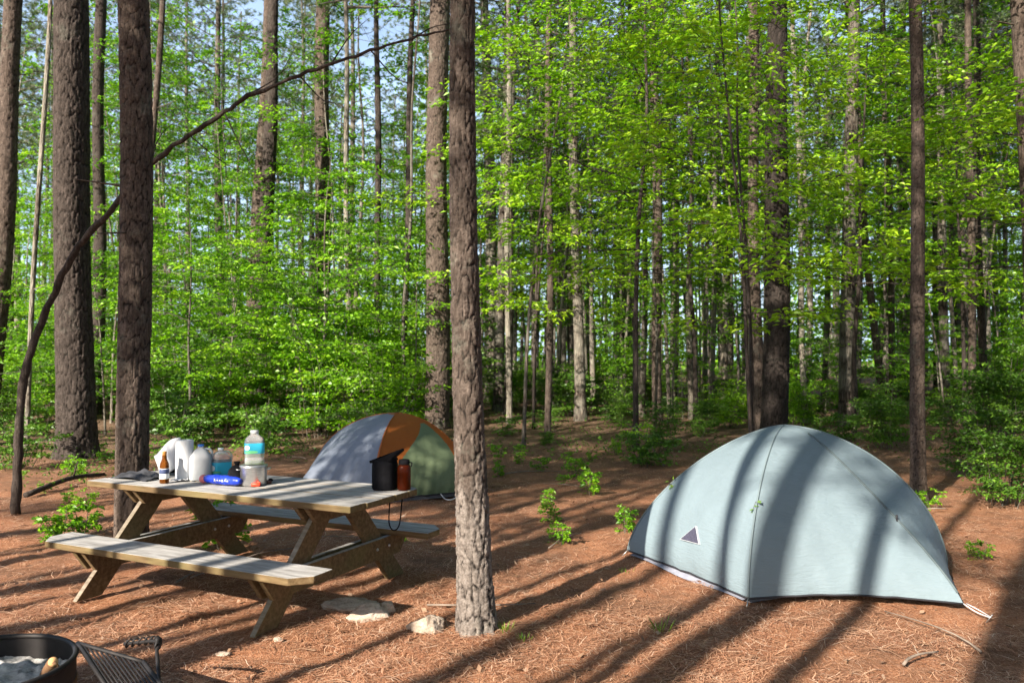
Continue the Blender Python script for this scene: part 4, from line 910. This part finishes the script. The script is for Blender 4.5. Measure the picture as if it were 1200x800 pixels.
# footprint strip along the left side
g = G(); a_, b_ = np.array(sh(A)), np.array(sh(B)); dd = (b_-a_)/np.linalg.norm(b_-a_); ou = np.array([dd[1], -dd[0]])
if ou@(a_-cen) < 0: ou = -ou
t = np.linspace(.03, .97, 20); P = a_+np.outer(t, b_-a_); o1, o2 = P+ou*.012, P-ou*.03
g.add(np.vstack([np.c_[o1, .016+.01*np.sin(t*9)], np.c_[o2, .03+0*t]]), [[i, i+1, 21+i, 20+i] for i in range(19)]); g.obj('groundsheet', plain('grey_sheet', (.26, .27, .33), .6), bt)
# triangular vent on the left panel
Pn = pan['AB']
def on_panel(P, px, py):
    """nearest panel grid position to a picture direction"""
    W3 = P.reshape(-1, 3)+org; cz = W3[:, 2]-H; c, s = math.cos(PITCH), math.sin(PITCH); yy = W3[:, 1]*c+cz*s; zz = cz*c-W3[:, 1]*s
    u, v_ = 600+F*W3[:, 0]/yy, 400-F*zz/yy; k = np.argmin((u-px)**2+(v_-py)**2); i, j = divmod(k, P.shape[1])
    i = min(max(i, 1), P.shape[0]-2); j = min(max(j, 1), P.shape[1]-2); a = P[i, j]; t1 = P[i, j+1]-P[i, j-1]; t2 = P[i+1, j]-P[i-1, j]; nrm = np.cross(t1, t2); nrm /= np.linalg.norm(nrm)
    if nrm@(a+org-np.array([0, 0, H])) > 0: nrm = -nrm
    d = ray(px, py); o_ = np.array([0, 0, H])-org; t = ((a-o_)@nrm)/(d@nrm); return o_+d*t, nrm
vc = [on_panel(Pn, *p)[0] for p in ((798, 632), (817, 616), (821, 638))]; nr = on_panel(Pn, 812, 629)[1]; cc = sum(vc)/3
def tri(sc, off, mat, par, name, th=.004):
    g = G(); q = [cc+(v_-cc)*sc+nr*off for v_ in vc]; g.add(np.array(q+[p-nr*th for p in q]), [[0, 1, 4, 3], [1, 2, 5, 4], [2, 0, 3, 5]], [[0, 2, 1], [3, 4, 5]]); return g.obj(name, mat, par, smooth=False)
vt = tri(1.0, .012, plain('vent_border', (.42, .45, .48), .6), bt, 'vent', .012); tri(.9, .015, plain('vent_mesh', (.055, .055, .085), .8, .3, 90, 0, .1), vt, 'mesh_panel', .006)
# pegs and guy line
pg = on_plane(1160, 727)-org; cg = np.append(rings['C'][0], .045)
g = G(); g.tube(catmull([cg, (cg+pg)/2+[0, 0, .0], pg+[0, 0, .02]], 8), .004, 6); g.tube(catmull([cg+[.02, 0, 0], (cg+pg)/2+[.02, 0, .01], pg+[0.01, 0, .02]], 8), .003, 6); g.obj('guy_line', CORD, bt)
g = G(); g.tube(np.array([pg+[.01, -.01, .04], pg+[-.02, .03, -.04]]), .004, 6); g.obj('peg', STEEL, bt)
for p in (A, B):
    q = np.append(np.array(sh(p)), 0); g = G(); g.tube(np.array([q+[0, 0, .05], q*1.05+[0, 0, -.02]]), .004, 6); g.obj('peg', STEEL, bt)
# small sprigs lying on the tent
for (px_, py_, lab, kk) in ((884, 597, 'green leaf sprig resting on the blue-grey tent by its seam', 'AB'), (787, 571, 'green leaf sprig at the left shoulder of the blue-grey tent', 'AB')):
    q, nrm = on_panel(pan[kk], px_, py_); q = q+org+nrm*.012; gl = G(); g = G(); g.tube(np.array([[0, 0, 0.], [.02, .005, .05]]), .0015, 5)
    n_ = 7; leaf_cloud(gl, np.c_[R.uniform(-.02, .03, n_), np.zeros(n_), R.uniform(-.02, .06, n_)], rnd_unit(n_)*[1, .3, 1], np.tile(nrm, (n_, 1)), np.full(n_, .035), np.full(n_, .009), R.rand(n_), 0)
    o = thing('leaf_sprig', q, lab, 'leaves'); g.obj('twig', BARKS, o); gl.obj('leaves', GRASSM, o)

# --- orange, green and grey tent
A, B, C, D, E = (-.45, 9.1), (-1.46, 8.5), (-2.46, 9.05), (-2.56, 10.3), (-1.32, 11.0)
org = np.array([-1.4, 9.7, 0.])
gt = thing('dome_tent', org, 'grey, orange and green dome tent behind the picnic table', 'tent')
rings, pan, cen, zl = tent_geo(sh(A), sh(B), sh(C), sh(D), sh(E), .89, 1.9, 1.35, .05, 150, 110)
ORF = fabric('orange_nylon', (.42, .12, .02), .3); GRF = fabric('green_nylon', (.17, .225, .125), .3); GYF = fabric('grey_nylon', (.19, .22, .28), .15)
lv = np.linspace(0, 1, 150)[:-1, None]; s = (np.linspace(0, 1, 110)[:-1]+.005)[None, :]     # s: 0 at A, 1 at B
org_mask = (1-s < .10+.70*np.clip((lv-.10)/.62, 0, 1)**1.4) | ((s < .07+.08*lv) & (lv > .3)) | (lv > .70)
g = G(); panel(g, pan['AB'], ~org_mask); g.obj('side_panel', GRF, gt)
g = G(); panel(g, pan['AB'], org_mask)
m2 = (np.repeat(s, 149, 0) < .03+.04*lv**2) | (np.repeat(lv, 109, 1) > .90)                 # BC next to B
panel(g, pan['BC'], m2); panel(g, pan['DE']); panel(g, pan['EA']); g.obj('roof_band', ORF, gt)
g = G(); panel(g, pan['BC'], ~m2); panel(g, pan['CD']); g.obj('vestibule', GYF, gt)
g = G()
for k in 'ABDE': seam(g, np.c_[rings[k], zl+.002], .006)
g.obj('seams', ORF, gt)
g = G()
for k in ('AB', 'BC', 'CD', 'DE', 'EA'): seam(g, pan[k][0], .008)
g.obj('hem', TRIM, gt)
g = G(); V = np.array([cen+(np.array(sh(p))-cen)*.96 for p in (A, B, D, E)]); g.prism([tuple(v_) for v_ in V], .004, .10); g.obj('floor_tub', FLOORM, gt, smooth=False)
q0 = np.append(sh(A), 0)+np.array([-.2, -.35, 0]); g = G(); g.tube(catmull([q0+[-.14, .12, .06], q0+[-.08, .02, .02], q0+[0, 0, .02], q0+[.06, .1, .05]], 12), .006, 6); g.obj('guy_line', CORD, gt)

# ------------------------------------------------------------------ rocks
m = MT('pale_rock', .9, .2); v = m.coord(); n1 = m.noise(v, 9, 6, .7); n2 = m.noise(v, 40, 4, .7)
m.col(m.mix(m.ramp(n2, [(.4, (0, 0, 0)), (.7, (.5, .5, .5))]), m.ramp(n1, [(.3, (.26, .18, .13)), (.55, (.52, .44, .36)), (.8, (.66, .60, .54))]), (.20, .14, .10))); m.bump(n1, .8, .03); ROCK = m.m
def rock(px, py, sz, label, sd, rz=0, flat=.5):
    p = on_plane(px, py); nu, nv_ = 48, 26; U = np.linspace(0, 2*PI, nu, endpoint=False); W = np.linspace(-PI/2, PI/2, nv_)
    u, w_ = np.meshgrid(U, W); x, y, z = np.cos(w_)*np.cos(u), np.cos(w_)*np.sin(u), np.sin(w_)
    r = np.ones_like(x); rs = np.random.RandomState(sd)
    for k in range(16):      # planes chop the ball into facets
        d = rs.normal(size=3); d /= np.linalg.norm(d); h_ = rs.uniform(.62, .92); dt = x*d[0]+y*d[1]+z*d[2]; r = np.where(dt > 0, np.minimum(r, h_/np.maximum(dt, 1e-3)), r)
    r = r*(1+.09*(vn(x*4+sd, y*4+z*3, sd)-.5)+.12*(vn(x*7+sd, y*7+z*6, sd+2)-.5)+.06*(vn(x*19+sd, y*17+z*15, sd+4)-.5))
    V = np.c_[(x*r*sz[0]).ravel(), (y*r*sz[1]).ravel(), (z*r*sz[2]).ravel()+sz[2]*(flat-.22)]
    i = (np.arange(nv_-1)[:, None]*nu+np.arange(nu)[None, :]).ravel(); j = (np.arange(nv_-1)[:, None]*nu+(np.arange(nu)+1)[None, :] % nu).ravel()
    g = G(); g.add(V, np.stack([i, j, j+nu, i+nu], -1)); ob = g.obj('rock', ROCK, None, loc=ground_pt(p[0], p[1]), rz=rz); return tag(ob, label, 'rock')
rock(432, 722, (.15, .09, .065), 'pale sunlit angular rock between near bench and closest pine', 4, .25)
rock(411, 712, (.20, .11, .05), 'flat grey-brown slab lying behind the pale sunlit rock', 9, .1, .35)
rock(502, 737, (.13, .10, .065), 'rounded brown and grey rock beside the foot of the closest pine', 12, .5)
rock(452, 716, (.07, .06, .05), 'small broken pale stone touching the right end of the angular rock', 31, .8, .45)
rock(326, 750, (.035, .025, .015), 'thumb-sized stone by the near foot of the table', 15)
rock(262, 766, (.05, .025, .012), 'small flat stone in the foreground below the near bench', 17)

# ------------------------------------------------------------------ fire ring
RUST = MT('sooty_steel', .6, .4); v = RUST.coord(); n1 = RUST.noise(v, 6, 6, .7); RUST.b.inputs['Metallic'].default_value = .35
RUST.col(RUST.ramp(n1, [(.3, (.010, .0095, .0105)), (.6, (.026, .023, .023)), (.8, (.09, .06, .045))])); RUST.bump(n1, .3, .005); RUST = RUST.m
m = MT('rusty_steel', .8, .3); m.col(m.ramp(m.noise(m.coord(), 8, 5, .7), [(.3, (.07, .035, .018)), (.6, (.17, .09, .045)), (.8, (.24, .15, .08))])); RUST2 = m.m
fx, fy, fr, fh = -2.29, 3.44, .375, .25
fo = thing('fire_ring', (fx, fy, 0), 'round black steel campfire ring holding pale ash at the lower left', 'fire ring')
g = G(); g.lathe([(fr, 0), (fr, fh-.01)], seg=72); g.lathe([(fr-.006, fh-.01), (fr-.006, 0)], seg=72)
g.obj('wall', RUST, fo)
g = G(); t = np.linspace(0, 2*PI, 73); g.tube(np.c_[np.cos(t)*(fr-.003), np.sin(t)*(fr-.003), fh+0*t], .012, 10, False); g.obj('rim', RUST, fo)
g = G(); g.lathe([(fr+.002, .01), (fr+.004, .012), (fr+.004, .15), (fr+.002, .152)], seg=72); g.obj('outer_band', RUST2, fo)
n_ = 60; U, W = np.meshgrid(np.linspace(-1, 1, n_), np.linspace(-1, 1, n_)); rad = np.sqrt(U*U+W*W); k = np.where(rad > 1, 1/np.maximum(rad, 1e-6), 1); ux, uy = U*k*(fr-.008), W*k*(fr-.008)
zz = .10+.06*vn(ux*9, uy*9, 81)+.03*vn(ux*30, uy*30, 82)+.015*vn(ux*80, uy*80, 83)
i = (np.arange(n_-1)[:, None]*n_+np.arange(n_-1)[None, :]).ravel(); g = G(); g.add(np.c_[ux.ravel(), uy.ravel(), zz.ravel()], np.stack([i, i+1, i+n_+1, i+n_], -1))
m = MT('ash', .95, .1); v = m.coord(); m.col(m.ramp(m.noise(v, 25, 6, .75), [(.3, (.05, .045, .04)), (.45, (.34, .335, .33)), (.7, (.66, .65, .64))])); tag(g.obj('ash_bed', m.m, None, loc=(fx, fy, 0)), 'pale grey ash heaped inside the fire ring', 'ash', kind='stuff')
# half burnt stick
a_, b_ = at_depth(62, 775, 3.44), at_depth(52, 790, 3.60); g = G()
g.tube(np.array([a_*0, b_-a_]), [.022, .02], 12); g.tube(np.array([[.0, 0, 0], [.03, .02, -.05]]), [.010, .006], 8)
o = tag(g.obj('burnt_stick', RUST2, None, loc=a_), 'half-burnt stick with pale cut end poking from the ash', 'stick')
dv = (a_-b_)/np.linalg.norm(a_-b_); g = G(); g.tube(np.array([dv*.0005, dv*.003]), .0195, 14); g.obj('cut_end', plain('cut_wood', (.6, .36, .16), .8, .2, 60), o)
# grate
P00, P10 = at_depth(91, 753, 3.68), at_depth(168, 775, 3.52); dn = at_depth(226, 850, 3.12)-P10
go = thing('fire_grate', P00, 'black barred cooking grate with coiled handle swung out beside the fire ring', 'grate'); L0 = P10-P00
g = G(); g.tube(catmull([np.zeros(3), L0*.5, L0], 5), .010, 8); g.tube(catmull([L0, L0+dn*.5, L0+dn], 5), .010, 8); g.tube(catmull([dn, dn+L0*.5, dn+L0], 5), .010, 8); g.tube(np.array([np.zeros(3), dn*.5, dn]), .010, 8); g.obj('frame', RUST, go)
for k in range(11):
    g = G(); p = L0*(k+1)/12; g.tube(np.array([p, p+dn*.5, p+dn]), .0045, 6); g.obj('bar', RUST, go)
g = G(); h0 = L0+dn*.35; hh = at_depth(146, 754, 3.75)-P00
P = catmull([h0, L0+[.05, .02, .035], L0+[.02, .08, .06], hh], 50); g.tube(P, .008, 8)
tt_ = np.linspace(0, 1, 200); Pc = catmull([L0+[.045, .04, .05], L0+[.01, .10, .06], hh], 200); g.tube(Pc+.016*np.c_[np.cos(tt_*70)*.4, np.cos(tt_*70)*.7, np.sin(tt_*70)], .0045, 5); g.obj('handle', RUST, go)
